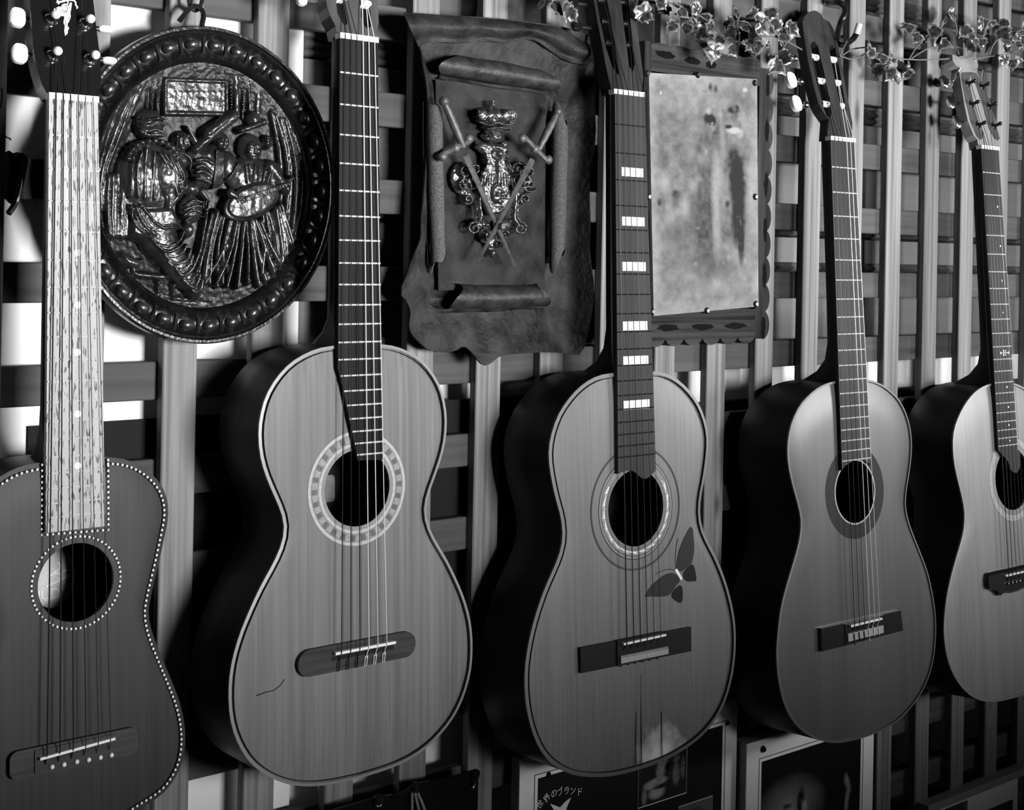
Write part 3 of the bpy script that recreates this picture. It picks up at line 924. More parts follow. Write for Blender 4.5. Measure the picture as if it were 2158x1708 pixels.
for y in (363, 467, 562, 687, 760, 853):
    yy = [g.lp((1330 + (y - 360) * .027, y), -.0062)[1]]
    lo, hi = g.span(yy[0])
    g.part(MB().prism([(lo + .0095, yy[0] - .0052), (hi - .0065, yy[0] - .0052), (hi - .0065, yy[0] + .0052), (lo + .0095, yy[0] + .0052)], g.T, .006, .0065), 'block_inlay', 'pearl', fb, smooth=False)
g.nut(.0245)
hl = [g.hp(p) for p in ((1296, 196), (1283, 168), (1275, 130), (1268, 90), (1259, 45), (1251, 0), (1236, -80))]
hr_ = [g.hp(p) for p in ((1322, -80), (1336, 0), (1343, 60), (1350, 116), (1356, 160), (1359, 200))]
slots = [[g.hp(p) for p in ((1258, 5), (1266, 50), (1277, 100), (1290, 140), (1303, 160), (1304, 145), (1295, 90), (1287, 40), (1279, 0), (1268, -50), (1249, -50))],
         [g.hp(p) for p in ((1309, 0), (1314, 50), (1321, 100), (1326, 140), (1334, 152), (1337, 135), (1332, 80), (1327, 30), (1324, 0), (1314, -50), (1297, -50))]]
outer = [(-.022, .004)] + hl[1:] + [((hl[-1][0] + hr_[0][0]) / 2, hl[-1][1] + .012)] + hr_[:-1] + [(.0258, .004)]
g.head = g.part(MB().prism([outer] + slots, g.H, -.018, 0), 'headstock', 'head_dark', smooth=False)
plist = []
for pl, pr in (((1283, 90), (1326, 95)), ((1275, 45), (1320, 50)), ((1266, 0), (1315, 5))):
    for px in (pl, pr):
        u, s = g.hp(px, -.005)
        g.part(MB().tube([g.H(u - .007, s, -.006), g.H(u + .007, s, -.006)], .0042, 10), 'string_roller', 'black_metal', g.head)
        plist.append((u, s, -.001))
for px in ((1216, 55), (1207, 5), (1198, -40)):
    u, s = g.hp(px, -.010)
    tuner_button(g, (u, s, -.010), .0075, .0062, .0035, 'black_lacquer', g.head, .1)
    g.part(MB().tube([g.H(u + .004, s, -.010), g.H(u + .020, s, -.010)], .003, 8), 'tuner_shaft', 'black_metal', g.head)
nu = [x + .0025 for x in lerp(-.0215, .0205, 6)]; su = lerp(-.0262, .028, 6)
g.strings(nu, su, ['wound_string'] * 6, [.0007, .0006, .00056, .0005, .00036, .00034], [plist[0], plist[2], plist[4], plist[5], plist[3], plist[1]],
          [(-.001, -.006, .0075), (-.002, -.0085, .0062)])
q = [g.lp(p, -.004) for p in ((1222, 1366), (1455.6, 1322), (1456, 1373), (1223.5, 1419.5))]
br = g.part(MB().prism([q[3], q[2], q[1], q[0]], g.T, 0, .0048).prism([(-.037, -.0235), (.0405, -.0245), (.0405, .0035), (-.037, .0045)], g.T, .004, .0068), 'bridge', 'ebony', smooth=False)
g.part(MB().prism(rrect(-.0305, .0375, -.0011, .0013, .001), g.T, .004, SH - .0004), 'saddle', 'bone', br, smooth=False)
z3 = lambda x, y: g.lp((1200 + x / 7.707, 1310 + y / 7.707), -.0085)
tb = [z3(840, 600), z3(1610, 450), z3(1610, 530), z3(840, 690)]
g.part(MB().prism([tb[3], tb[2], tb[1], tb[0]], g.T, .004, .0086), 'tie_block', 'tie_block_pale', br, smooth=False)
tb2 = [z3(840, 565), z3(1605, 408), z3(1610, 450), z3(840, 600)]
g.part(MB().prism([tb2[3], tb2[2], tb2[1], tb2[0]], g.T, .004, .0083), 'tie_block_edge', 'rosette_mid', br, smooth=False)
for p in ((885, 745), (1000, 718), (1115, 695), (1243, 672), (1355, 647), (1480, 620)):
    u, v = z3(*p)
    g.part(MB().ball((u, -.003, v + .0008), .0017, .0017, .0017, 8, 6), 'string_knot', 'black_metal', br)
ro = g.disc_ring('rosette', .0585, .0443, .0002, 'rosette_mid')
for r1, r0, m_ in ((.0716, .0708, 'ebony'), (.0700, .0694, 'ebony'), (.0592, .0584, 'ebony'), (.0556, .0550, 'ebony'), (.0481, .0476, 'ebony'), (.0462, .0458, 'ebony')):
    g.disc_ring('rosette_line', r1, r0, .0003, m_, ro)
mb = MB(); rr = random.Random(3)
k = 0
a = 0
while a < 2 * math.pi:
    c, s = math.cos(a), math.sin(a)
    R_ = .0518
    pu, pv = g.hole[0] + R_ * c, g.hole[1] + R_ * s
    if not (pv > g.hole[1] + .028):
        if k % 5 == 4:
            mb.tube([(pu + .0013 * math.cos(b), -.0004, pv + .0013 * math.sin(b)) for b in [2 * math.pi * i / 10 for i in range(10)]], .00035, 5, closed=True)
        else:
            hgt = .0012 + .0007 * (k % 5)
            q_ = [(g.hole[0] + r * math.cos(a + da), g.hole[1] + r * math.sin(a + da)) for r, da in ((R_ - .0018, -.022), (R_ - .0018 + hgt, -.026), (R_ - .0018 + hgt * .5, .0), (R_ - .0018 + hgt * 1.4, .018), (R_ - .0018, .03))]
            mb.prism(q_[::-1], g.T, 0, .0005)
    a += .056; k += 1
tag(g.part(mb, 'rosette_filigree', 'pearl', ro, smooth=False), 'fine pearl filigree ring around the sound hole', kind='stuff')
ZB = lambda x, y: g.lp((1370 + x / 7.763, 1080 + y / 7.763), -.0003)
bf = g.part(MB().prism([ZB(*p) for p in ((425, 925), (445, 935), (520, 1075), (515, 1108), (495, 1105), (405, 965), (405, 940))][::-1], g.T, 0, .0009), 'butterfly_body', 'bone', smooth=False)
for nm, mat_, pts in (('butterfly_wing', 'inlay_brown', [(690, 195), (720, 500), (720, 640), (700, 760), (680, 840), (620, 880), (540, 960), (480, 980), (430, 920), (440, 760), (480, 600), (580, 360)]),
                      ('butterfly_wing', 'inlay_brown', [(400, 985), (250, 1010), (120, 1110), (0, 1220), (-100, 1400), (0, 1375), (150, 1390), (330, 1360), (440, 1180), (500, 1120)]),
                      ('butterfly_hind_wing', 'inlay_dark', [(690, 840), (735, 920), (765, 1135), (690, 1130), (610, 1140), (550, 1090), (530, 1000), (620, 890)]),
                      ('butterfly_hind_wing', 'inlay_dark', [(510, 1180), (540, 1300), (525, 1497), (420, 1460), (330, 1370), (420, 1240)])):
    q = [ZB(*p) for p in smooth_poly(pts, it=1, closed=True)]
    ar = sum(q[i][0] * q[(i + 1) % len(q)][1] - q[(i + 1) % len(q)][0] * q[i][1] for i in range(len(q)))
    g.part(MB().prism(q if ar > 0 else q[::-1], g.T, 0, .00045 if 'hind' in nm else .0005), nm, mat_, bf, smooth=False)
for ln in ([(420, 930), (408, 740), (430, 540), (455, 430)], [(410, 945), (300, 930), (180, 965), (90, 1010)]):
    g.part(MB().tube([(ZB(*p)[0], -.0002, ZB(*p)[1]) for p in smooth_poly(ln, it=2)], .0004, 5), 'antenna', 'ebony', bf)
for ln in ([(1351, 1421), (1351, 1500), (1352, 1560), (1352, 1621)], [(1394, 1500), (1395, 1560), (1396, 1606)], [(1341, 1500), (1340, 1550), (1340, 1612)]):
    g.part(MB().tube([(g.lp(p)[0], .0003, g.lp(p)[1]) for p in ln], .0005, 5), 'top_crack', 'ebony')
G3 = g

# ======================= G4: glossy classical guitar
g = Guitar('G4', 'glossy classical guitar with white tuner buttons and full headstock in view, second from right')
g.body('cedar_glossy_top', 'ebony', g.lp((1802, 1037)), .0415, bind='binding_brown', bind_w=.0024)
g.neck('ebony', .0262, .0295, g.half[0, 1])
Z12 = lambda x, y: g.lp((1618 + x / 3.972, 860 + y / 3.972), -.0062)
end = [Z12(*p) for p in smooth_poly([(622, 525), (640, 492), (690, 455), (740, 434), (800, 432), (850, 462), (862, 478)], it=1)]
fb = g.fingerboard(end + [(.0262, g.L), (-.0262, g.L)], 'brown_board', 19)
g.nut(.0268)
hl = [g.hp(p) for p in ((1746, 252), (1733, 234), (1724.8, 218.6), (1715.6, 183.5), (1703.4, 130), (1695.7, 85.6), (1691, 46), (1695, 36))]
crest = [g.hp(p) for p in ((1702, 27.5), (1709, 23.5), (1715.6, 22), (1722, 23.5), (1730, 30), (1737, 41), (1740, 42), (1747.7, 46), (1758.4, 64), (1763, 79.5))]
hr_ = [g.hp(p) for p in ((1773.7, 137.6), (1786, 206), (1796.7, 260))]
slots = [[g.hp(p) for p in ((1708, 96), (1713, 130), (1721.7, 176), (1733, 220), (1742, 244), (1750, 248), (1753, 236), (1746, 196), (1737, 153), (1724, 98), (1717, 88), (1710, 88))],
         [g.hp(p) for p in ((1747, 100), (1752, 130), (1761.5, 176), (1772, 226), (1778, 238), (1783, 233), (1777, 191), (1768.4, 140), (1760, 101), (1753, 94))]]
outer = [(-.0262, .004)] + hl + crest + hr_ + [(.0262, .004)]
g.head = g.part(MB().prism([outer] + slots, g.H, -.015, 0), 'headstock', 'head_dark', smooth=False)
plist = []
for pl, pr in (((1739, 219), (1772, 223)), ((1728, 170), (1762, 174)), ((1715, 120), (1753, 125))):
    for px in (pl, pr):
        u, s = g.hp(px, -.004)
        g.part(MB().tube([g.H(u - .0078, s, -.005), g.H(u + .0078, s, -.005)], .0046, 12), 'string_roller', 'ivory_button', g.head)
        plist.append((u, s, .000))
e0 = g.hp((1692, 60), -.01); e1 = g.hp((1728, 235), -.01)
g.part(MB().prism([(e0[0] - .0035, e0[1]), (e1[0] - .0035, e1[1]), (e1[0] - .0005, e1[1]), (e0[0] - .0005, e0[1])], g.H, -.014, -.002), 'tuner_plate', 'black_metal', g.head, smooth=False)
for px in ((1677, 218.6), (1666, 169), (1654, 120)):
    u, s = g.hp(px, -.010)
    tuner_button(g, (u, s, -.010), .0088, .0112, .0045, 'ivory_button', g.head, .05)
    g.part(MB().tube([g.H(u + .006, s, -.010), g.H(u + .026, s, -.010)], .0028, 8).ball(g.H(u + .02, s, -.010), .0052, .0052, .0052, 10, 6), 'tuner_shaft', 'chrome', g.head)
nu = [x + .001 for x in lerp(-.0205, .0215, 6)]; su = lerp(-.0262, .0272, 6)
g.strings(nu, su, ['wound_string'] * 3 + ['nylon_string'] * 3, [.0006, .00052, .00048, .00058, .0005, .00046], [plist[0], plist[2], plist[4], plist[5], plist[3], plist[1]],
          [(0, -.007, .0072), (0, -.0105, .0082)])
q = [g.lp(p, -.004) for p in ((1728, 1325), (1895.7, 1286.8), (1900.5, 1329), (1729.3, 1373.7))]
br = g.part(MB().prism([q[3], q[2], q[1], q[0]], g.T, 0, .0062).prism([(-.041, -.0225), (.0415, -.0225), (.0415, .0035), (-.041, .0035)], g.T, .005, .0074), 'bridge', 'black_lacquer', smooth=False)
g.part(MB().prism(rrect(-.0335, .0345, -.0012, .0014, .001), g.T, .004, SH - .0004), 'saddle', 'bone', br, smooth=False)
tbk = g.part(MB().prism(rrect(-.0375, .0385, -.0195, -.0095, .0008), g.T, .005, .0088), 'tie_block', 'tie_block_pale', br, smooth=False)
for i in range(6):
    u = su[i]
    g.part(MB().tube([(u, -.0092, -.0102), (u, -.0095, -.0145), (u + .0008, -.0090, -.0198), (u + .002, -.0070, -.0215)] + ([(u + .006, -.0050, -.0265)] if i in (0, 3) else []), .0009, 5), 'string_tie', 'wound_string' if i < 3 else 'nylon_string', br)
ro = g.disc_ring('rosette', .0625, .0415, .0002, 'inlay_brown')
for r1, r0, m_ in ((.0625, .0615, 'ebony'), (.0588, .0578, 'ebony'), (.0545, .0537, 'ebony'), (.0503, .0497, 'ebony'), (.0468, .0462, 'ebony'), (.0436, .0416, 'rosette_pale')):
    g.disc_ring('rosette_line', r1, r0, .0003, m_, ro)
G4 = g

# ======================= G5: pale steel-string guitar at the right edge
g = Guitar('G5', 'pale guitar with black wing-shaped bridge and open-geared headstock, cut by the right edge')
g.body('spruce_pale_top', 'dark_mahogany', g.lp((2134, 1010)), .0465, bind='binding_pale', bind_w=.0028)
g.neck('ebony', .0235, .0275, g.half[0, 1])
end = [Z12(*p) for p in ()]
Z12 = lambda x, y: g.lp((1618 + x / 3.972, 860 + y / 3.972), -.0062)
end = [Z12(*p) for p in smooth_poly([(1930, 355), (1970, 400), (2008, 440), (2025, 490), (2045, 535), (2078, 548), (2104, 525), (2114, 470), (2114, 370)], it=1)]
rt = (.0282, end[-1][1])
fb = g.fingerboard(end + [(.0275, end[-1][1] + .002), (.0235, g.L), (-.0235, g.L)], 'black_board', 21)
for px in ((1918 + 182, 1)[:0],):
    pass
for px in ((2102, 436), (2108, 519), (2111, 592), (2114, 659), (2122, 816), (2125, 858), (2126, 896), (2128, 929)):
    u, v = g.lp(px, -.0062)
    g.part(MB().lathe([(.0015, 0), (.0015, .0004)], 12, lambda a, b, t: g.T(u + a, v + b, .0061 + t)), 'dot_inlay', 'pearl', fb)
u, v = g.lp((2117, 744), -.0062)
mb = MB()
for du, dv, rx, ry in ((-.0105, 0, .0012, .0022), (.0105, 0, .0012, .0022), (-.003, .003, .0016, .0016), (-.003, -.003, .0016, .0016), (.003, .003, .0016, .0016), (.003, -.003, .0016, .0016)):
    mb.prism([(u + du + rx * math.cos(2 * math.pi * k / 10), v + dv + ry * math.sin(2 * math.pi * k / 10)) for k in range(10)], g.T, .0058, .0065)
mb.prism([(u - .011, v - .0005), (u + .011, v - .0005), (u + .011, v + .0005), (u - .011, v + .0005)], g.T, .0058, .0064)
g.part(mb, 'snowflake_inlay', 'pearl', fb, smooth=False)
g.nut(.024)
C2 = lambda x, y: g.hp((1960 + x / 5.025, y / 5.025))
outer = [(-.0225, .004)] + [C2(*p) for p in ((500, 1480), (460, 1430), (400, 1280), (360, 1090), (330, 900), (312, 770), (318, 720), (270, 690), (240, 640), (235, 578), (270, 585), (300, 602), (340, 592), (420, 600), (495, 620), (510, 690), (500, 770), (560, 900), (640, 1100), (700, 1300), (742, 1450))] + [(.0235, .004)]
g.head = g.part(MB().prism(outer, g.H, -.016, 0), 'headstock', 'head_tan', smooth=False)
for pts in ([(325, 790), (340, 768), (430, 765), (415, 880), (470, 1150), (520, 1330), (560, 1460), (530, 1482), (490, 1440), (430, 1300), (380, 1090), (345, 920)],
            [(430, 765), (490, 775), (560, 900), (640, 1100), (690, 1300), (735, 1470), (715, 1490), (680, 1470), (620, 1360), (560, 1130), (480, 890), (440, 850)]):
    q = [C2(*p) for p in pts]
    ar = sum(q[i][0] * q[(i + 1) % len(q)][1] - q[(i + 1) % len(q)][0] * q[i][1] for i in range(len(q)))
    g.part(MB().prism(q if ar > 0 else q[::-1], g.H, -.001, .0006), 'head_veneer', 'head_mid', g.head, smooth=False)
pl = [post(g, (1960 + x / 5.025, y / 5.025), None, 'black_metal', .0026, .0032, .0058, 'black_metal') for x, y in ((505, 1330), (435, 1110), (395, 890))]
pr = [post(g, (1960 + x / 5.025, y / 5.025), None, 'black_metal', .0026, .0032, .0058, 'black_metal') for x, y in ((670, 1340), (620, 1130), (545, 920))]
for px in ((2016.7, 256.7), (2002.8, 216), (1990, 172)):
    u, s = g.hp(px, -.010)
    tuner_button(g, (u, s, -.010), .0075, .0105, .0035, 'chrome', g.head, .2)
    g.part(MB().tube([g.H(u + .005, s, -.010), g.H(u + .024, s, -.010)], .0025, 8), 'tuner_shaft', 'black_metal', g.head)
nu = [x + .0012 for x in lerp(-.0185, .0185, 6)]; su = lerp(-.0245, .0275, 6)
g.strings(nu, su, ['wound_string'] * 4 + ['steel_string'] * 2, [.0007, .0006, .0005, .00042, .00034, .0003], [pl[0], pl[1], pl[2], pr[2], pr[1], pr[0]], [(0, -.006, .0085), (0, -.012, .007)])
C4 = lambda x, y: g.lp((2060 + x / 14.235, 1160 + y / 14.235), -.003)
half = [C4(*p) for p in ((1395, 450), (950, 540), (540, 625), (450, 650), (290, 680), (245, 720), (218, 900), (235, 1110), (270, 1165), (380, 1190), (490, 1260), (560, 1350), (680, 1362), (800, 1280), (1000, 1282), (1200, 1255), (1350, 1215))]
half = [p for p in half if p[0] < -.001]
full = half + [(-u, v) for u, v in half[::-1]]
ar = sum(full[i][0] * full[(i + 1) % len(full)][1] - full[(i + 1) % len(full)][0] * full[i][1] for i in range(len(full)))
full = full if ar > 0 else full[::-1]
cv = sum(p[1] for p in full) / len(full)
ins = [(u * .965, cv + (v - cv) * .80) for u, v in full]
n = len(full)
vs = [(u, 0, v) for u, v in full] + [(u, -.0035, v) for u, v in full] + [(u, -.0075, v) for u, v in ins]
fs = [(r * n + i, r * n + (i + 1) % n, (r + 1) * n + (i + 1) % n, (r + 1) * n + i) for r in range(2) for i in range(n)] + [tuple(2 * n + i for i in range(n))]
br = g.part(MB().add(vs, fs), 'bridge', 'black_lacquer', smooth=False)
g.part(MB().prism(rrect(-.031, .036, -.0012, .0014, .001), g.T, .004, SH - .0004), 'saddle', 'bone', br, smooth=False)
for u in su:
    g.part(MB().ball((u + .001, -.0085, -.0125), .0023, .0023, .0023, 10, 6), 'bridge_pin', 'chrome', br)
ro = g.disc_ring('rosette', .0625, .0545, .0002, 'rosette_pale')
for r1, r0 in ((.0630, .0624), (.0600, .0594), (.0575, .0570), (.0547, .0540)):
    g.disc_ring('rosette_line', r1, r0, .0003, 'rosette_mid', ro)
G5 = g

# ---------------------------------------------------------------- relief helper
class Relief:
    """height field made of soft shapes drawn in picture coordinates on the plane y=Y"""
    def __init__(s, Y, c, sx=1.0):
        s.Y, s.c, s.sx = Y, c, sx
        s.shapes = []      # (figure id, fn)
        s.jit = set()
        s.rng = random.Random(9)
    def p(s, x, y):
        q = at(x, y, s.Y)
        return np.array(((q.x - s.c[0]) / s.sx, q.z - s.c[1]))
    def r(s, x, y, d):
        return abs(at(x, y - d, s.Y).z - at(x, y, s.Y).z)
    def cap(s, fid, a, b, ra, rb, h, base=0, ln=.5):
        A, B = s.p(*a), s.p(*b)
        ra, rb = s.r(*a, ra), s.r(*b, rb)
        def f(X, Z):
            d = B - A; L2 = max(d @ d, 1e-12)
            t = np.clip(((X - A[0]) * d[0] + (Z - A[1]) * d[1]) / L2, 0, 1)
            dd = np.hypot(X - A[0] - t * d[0], Z - A[1] - t * d[1]) / (ra + (rb - ra) * t)
            return np.where(dd < 1, base + h * np.clip(1 - dd * dd, 0, 1) ** ln, -9)
        s.shapes.append((fid, f)); return s
    def line(s, fid, pts, r, h, base=0, ln=.6):
        if fid in s.jit:
            pts = [(x + s.rng.uniform(-3, 3), y + s.rng.uniform(-3.5, 3.5)) for x, y in pts]
            r *= s.rng.uniform(.65, 1.25); h *= s.rng.uniform(.7, 1.25)
        pts = smooth_poly(pts, it=1) if len(pts) > 2 else pts
        for a, b in zip(pts[:-1], pts[1:]):
            s.cap(fid, a, b, r, r, h, base, ln)
        return s
    def ell(s, fid, c, rx, ry, h, ang=0, base=0, ln=.5):
        C = s.p(*c); kx = abs(s.p(c[0] + rx, c[1])[0] - C[0]); kz = s.r(*c, ry)
        ca, sa = math.cos(math.radians(ang)), math.sin(math.radians(ang))
        def f(X, Z):
            x, z = X - C[0], Z - C[1]
            u, v = (x * ca + z * sa) / kx, (-x * sa + z * ca) / kz
            dd = u * u + v * v
            return np.where(dd < 1, base + h * np.clip(1 - dd, 0, 1) ** ln, -9)
        s.shapes.append((fid, f)); return s
    def poly(s, fid, pts, h, base=0, soft=4):
        P = np.array([s.p(*q) for q in pts]); sf = s.r(*pts[0], soft)
        def f(X, Z):
            inside = np.zeros(X.shape, bool); dist = np.full(X.shape, 9.)
            n = len(P)
            for i in range(n):
                a, b = P[i], P[(i + 1) % n]
                c = ((a[1] > Z) != (b[1] > Z)) & (X < (b[0] - a[0]) * (Z - a[1]) / (b[1] - a[1] + 1e-12) + a[0])
                inside ^= c
                d = b - a; t = np.clip(((X - a[0]) * d[0] + (Z - a[1]) * d[1]) / max(d @ d, 1e-12), 0, 1)
                dist = np.minimum(dist, np.hypot(X - a[0] - t * d[0], Z - a[1] - t * d[1]))
            return np.where(inside, base + h * np.clip(dist / sf, 0, 1) ** .5, -9)
        s.shapes.append((fid, f)); return s
    def eval(s, X, Z, base):
        Hh = base.copy(); ID = np.zeros(X.shape, int)
        for fid, f in s.shapes:
            v = f(X, Z)
            m = v > Hh
            Hh[m] = v[m]; ID[m] = fid
        return Hh, ID

def split_build(V, F, ids, names, mat, parent, angle=70, ground=None):
    for k in sorted(set(ids.tolist())):
        sel = F[ids == k]
        u, inv = np.unique(sel, return_inverse=True)
        MB().add([tuple(p) for p in V[u]], [tuple(f) for f in inv.reshape(sel.shape)]).build(names[k], MATS[ground if ground and k == 0 else mat], parent, angle=angle)

# ---------------------------------------------------------------- round bronze plate
def bronze(name, v, rough, metal):
    m = plain(name, v, rough, metal=metal, spec=.6, bump=.25, bscale=260, var=.5, vscale=40)
    return m
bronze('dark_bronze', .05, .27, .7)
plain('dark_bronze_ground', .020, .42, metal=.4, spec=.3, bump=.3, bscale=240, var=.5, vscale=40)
bronze('dark_bronze_rim', .012, .25, .5)
PY = -.028
pt, pb = at(425, 56, PY), at(395, 725, PY)
PC = (pt + pb) / 2 + Vector((.011, 0, 0))
PSX = .93
PR = (pt - pb).length / 2
plate = empty('relief_plate', PC)
plate.scale = (PSX, 1, 1)
tag(plate, 'dark round relief plate showing musicians in an old room, hung behind the leftmost guitar neck', 'plate')
PYf = PY
# rim by turning a profile (radius, height towards the viewer)
prof = [(PR * .77, .002), (PR * .785, .007), (PR * .80, .0085), (PR * .815, .006), (PR * .84, .003), (PR * .89, .0025), (PR * .935, .005), (PR * .95, .009), (PR * .965, .0085), (PR * .975, .0105), (PR * .99, .0105), (PR, .007), (PR, -.004), (PR * .93, -.012), (PR * .75, -.014)]
MB().lathe(prof, 128, lambda a, b, t: (a, -t, b), cap0=False).build('rim', MATS['dark_bronze_rim'], plate, angle=50)
NB = 33
egg = None
for k in range(NB):
    a = 2 * math.pi * (k + .25) / NB
    if egg is None:
        mb = MB().ball((0, 0, 0), .0085, .0055, .0062, 12, 8)
        o = egg = mb.build('egg_boss', MATS['dark_bronze'], plate)
    else:
        o = egg.copy(); col.objects.link(o)
    R_ = PR * .888
    o.location = (R_ * math.sin(a), -.0035, R_ * math.cos(a))
    o.rotation_euler = (0, a, 0)
mb = MB()
for k in range(NB):
    a = 2 * math.pi * (k + .25) / NB
    ra = PR * .888
    arc = []
    for j in range(13):
        th = math.pi * (-.08 + 1.16 * j / 12)
        u = .0125 * math.cos(th); w = ra - .004 - .0105 * math.sin(th) + .012 * (1 if j in (0, 12) else 0)
        aa = a + u / ra
        arc.append((w * math.sin(aa), -.0042, w * math.cos(aa)))
    mb.tube(arc, .0011, 6)
    aa = a + math.pi / NB
    mb.tube([((ra - .012) * math.sin(aa), -.004, (ra - .012) * math.cos(aa)), ((ra + .007) * math.sin(aa), -.0048, (ra + .007) * math.cos(aa))], [.0006, .0017], 6)
mb.build('rim_tracery', MATS['dark_bronze'], plate)

Rf = Relief(PY, (PC.x, PC.z), PSX)
Rf.jit = {3, 5, 6, 7, 9, 10}
# 1 hanging picture
Rf.poly(1, [(340, 162), (481, 168), (480, 246), (342, 244)], .0022, .0)
Rf.poly(1, [(352, 174), (470, 180), (468, 236), (354, 234)], -.0012, .0022, 2)
for q in ([(346, 168), (475, 173)], [(346, 239), (475, 241)], [(346, 168), (346, 239)], [(475, 173), (475, 241)]):
    Rf.line(1, q, 4, .0020, .0022)
for i in range(9):
    x = 364 + i * 12
    Rf.cap(1, (x, 222), (x + 3, 200), 2.5, 1.5, .0016, .001); Rf.ell(1, (x + 2, 196), 7, 7, .0016, base=.001)
Rf.line(1, [(356, 222), (390, 218), (430, 222), (466, 226)], 3, .0014, .001)
# 2 curtains
for i in range(0):
    Rf.line(2, [(300 - i * 9, 176 + i * 6), (262 - i * 9, 250 + i * 10), (228 - i * 8, 320 + i * 12)], 5.5, .0026, .0003 * (i % 3))
for i in range(5):
    x = 588 + i * 10
    Rf.line(9, [(x - 18, 240 + i * 5), (x + 4, 330), (x + 6, 420), (x - 10, 530 - i * 6)], 6, .004, .0004 * (i % 2))
for i in range(4):
    Rf.line(9, [(488 + i * 12, 172 + 4 * i), (490 + i * 12, 250)], 2.4, .0016)
for i in range(3):
    Rf.line(11, [(307 + i * 11, 165), (308 + i * 11, 240)], 2.2, .0013)
# 3 seated woman with the big sleeves
Rf.ell(3, (312, 264), 31, 36, .011)
Rf.ell(3, (318, 272), 22, 24, .0135)
for dy in (-14, -4, 8, 18):
    Rf.line(3, [(285, 262 + dy), (300, 270 + dy), (318, 264 + dy), (334, 270 + dy)], 3, .0025, .0115)
Rf.ell(3, (308, 378), 66, 82, .014, base=.001)
Rf.ell(3, (345, 372), 44, 62, .015, 18, .003)
for i in range(6):
    x = 262 + i * 15
    Rf.line(3, [(x + 6, 318 + abs(i - 2) * 4), (x, 360), (x + 3, 412 + i * 3)], 4.2, .003, .0118 + .0006 * (2 - abs(i - 2)))
for i in range(5):
    Rf.line(3, [(322 + i * 9, 322 + i * 5), (346 + i * 7, 362 + i * 3), (362 + i * 2, 408 - i * 4)], 3.6, .003, .0145)
for i in range(12):
    an = math.pi * (1.02 + i * .085)
    Rf.ell(3, (312 + 52 * math.cos(an), 338 + 40 * math.sin(an)), 7, 7, .004, base=.010)
Rf.cap(3, (352, 400), (344, 438), 22, 13, .011, .004)
Rf.cap(3, (344, 438), (376, 396), 10, 9, .010, .005)
Rf.poly(3, [(262, 432), (356, 430), (384, 486), (330, 488), (288, 512), (258, 500)], .011, .002, 16)
for i in range(6):
    Rf.line(3, [(266 + i * 5, 436), (268 + i * 11, 468 + i * 3), (290 + i * 13, 496 - abs(i - 2) * 5)], 4.4, .004, .0105)
Rf.cap(3, (330, 500), (402, 612), 46, 20, .012, .002)
for i in range(9):
    cx, cy = 342 + i * 7.5, 505 + i * 12.5
    w = 38 - i * 2.6
    Rf.line(3, [(cx - w, cy - 4), (cx - w * .3, cy + 14), (cx + w * .55, cy + 4), (cx + w * .8, cy - 14)], 4.2, .0038, .0115)
Rf.cap(3, (252, 548), (280, 556), 18, 12, .011, .001); Rf.cap(3, (280, 556), (296, 548), 9, 4, .007, .002)
for i in range(5):
    Rf.line(3, [(232 + i * 9, 396 - i * 6), (228 + i * 9, 440), (232 + i * 8, 500 - i * 2)], 5, .005, .003)
# 4 stool
Rf.cap(4, (276, 578), (338, 584), 7, 7, .006, .002); Rf.cap(4, (276, 560), (276, 590), 5, 5, .006, .002)
for x in (329, 361):
    for j in range(4):
        Rf.ell(4, (x, 596 + j * 9 + (6 if x > 340 else 0)), 6, 5, .006, base=.001)
Rf.ell(4, (404, 624), 16, 12, .006)
# 5 child in the middle and lap figure
Rf.ell(5, (379, 298), 20, 22, .0085)
for i in range(6):
    Rf.line(5, [(364 + i * 5, 288), (368 + i * 5, 306)], 1.8, .0018, .0078)
Rf.ell(5, (372, 338), 26, 26, .009)
Rf.line(5, [(352, 330), (372, 320), (392, 336), (394, 360)], 4, .003, .008)
Rf.ell(5, (398, 398), 24, 17, .010); Rf.cap(5, (415, 404), (430, 424), 9, 6, .010, .002)
for i in range(3):
    Rf.cap(5, (420 + i * 5, 424), (418 + i * 5, 440), 2.2, 1.8, .004, .007)
Rf.ell(5, (400, 442), 26, 30, .008)
for i in range(4):
    Rf.line(5, [(384, 432 + i * 10), (402, 424 + i * 10), (420, 430 + i * 8)], 3, .002, .0072)
Rf.ell(5, (392, 485), 14, 18, .009)
# 6 man with the wide hat
Rf.cap(6, (404, 316), (484, 246), 11, 15, .010, .003)
Rf.cap(6, (430, 282), (466, 254), 14, 11, .011, .003)
Rf.cap(6, (388, 268), (408, 300), 3, 9, .006, .002)
Rf.ell(6, (462, 298), 17, 21, .011)
Rf.line(6, [(455, 292), (463, 304), (457, 308)], 2.4, .003, .010); Rf.line(6, [(452, 316), (464, 315)], 2, .0025, .0095)
Rf.ell(6, (440, 352), 42, 48, .010)
Rf.ell(6, (476, 352), 22, 34, .0115)
Rf.line(6, [(446, 316), (446, 350), (438, 396)], 2.5, .0025, .0098)
for i in range(4):
    Rf.line(6, [(404, 342 + i * 12), (420, 336 + i * 13), (436, 348 + i * 12)], 4, .003, .0085)
Rf.cap(6, (490, 346), (468, 380), 3, 2, .003, .011)
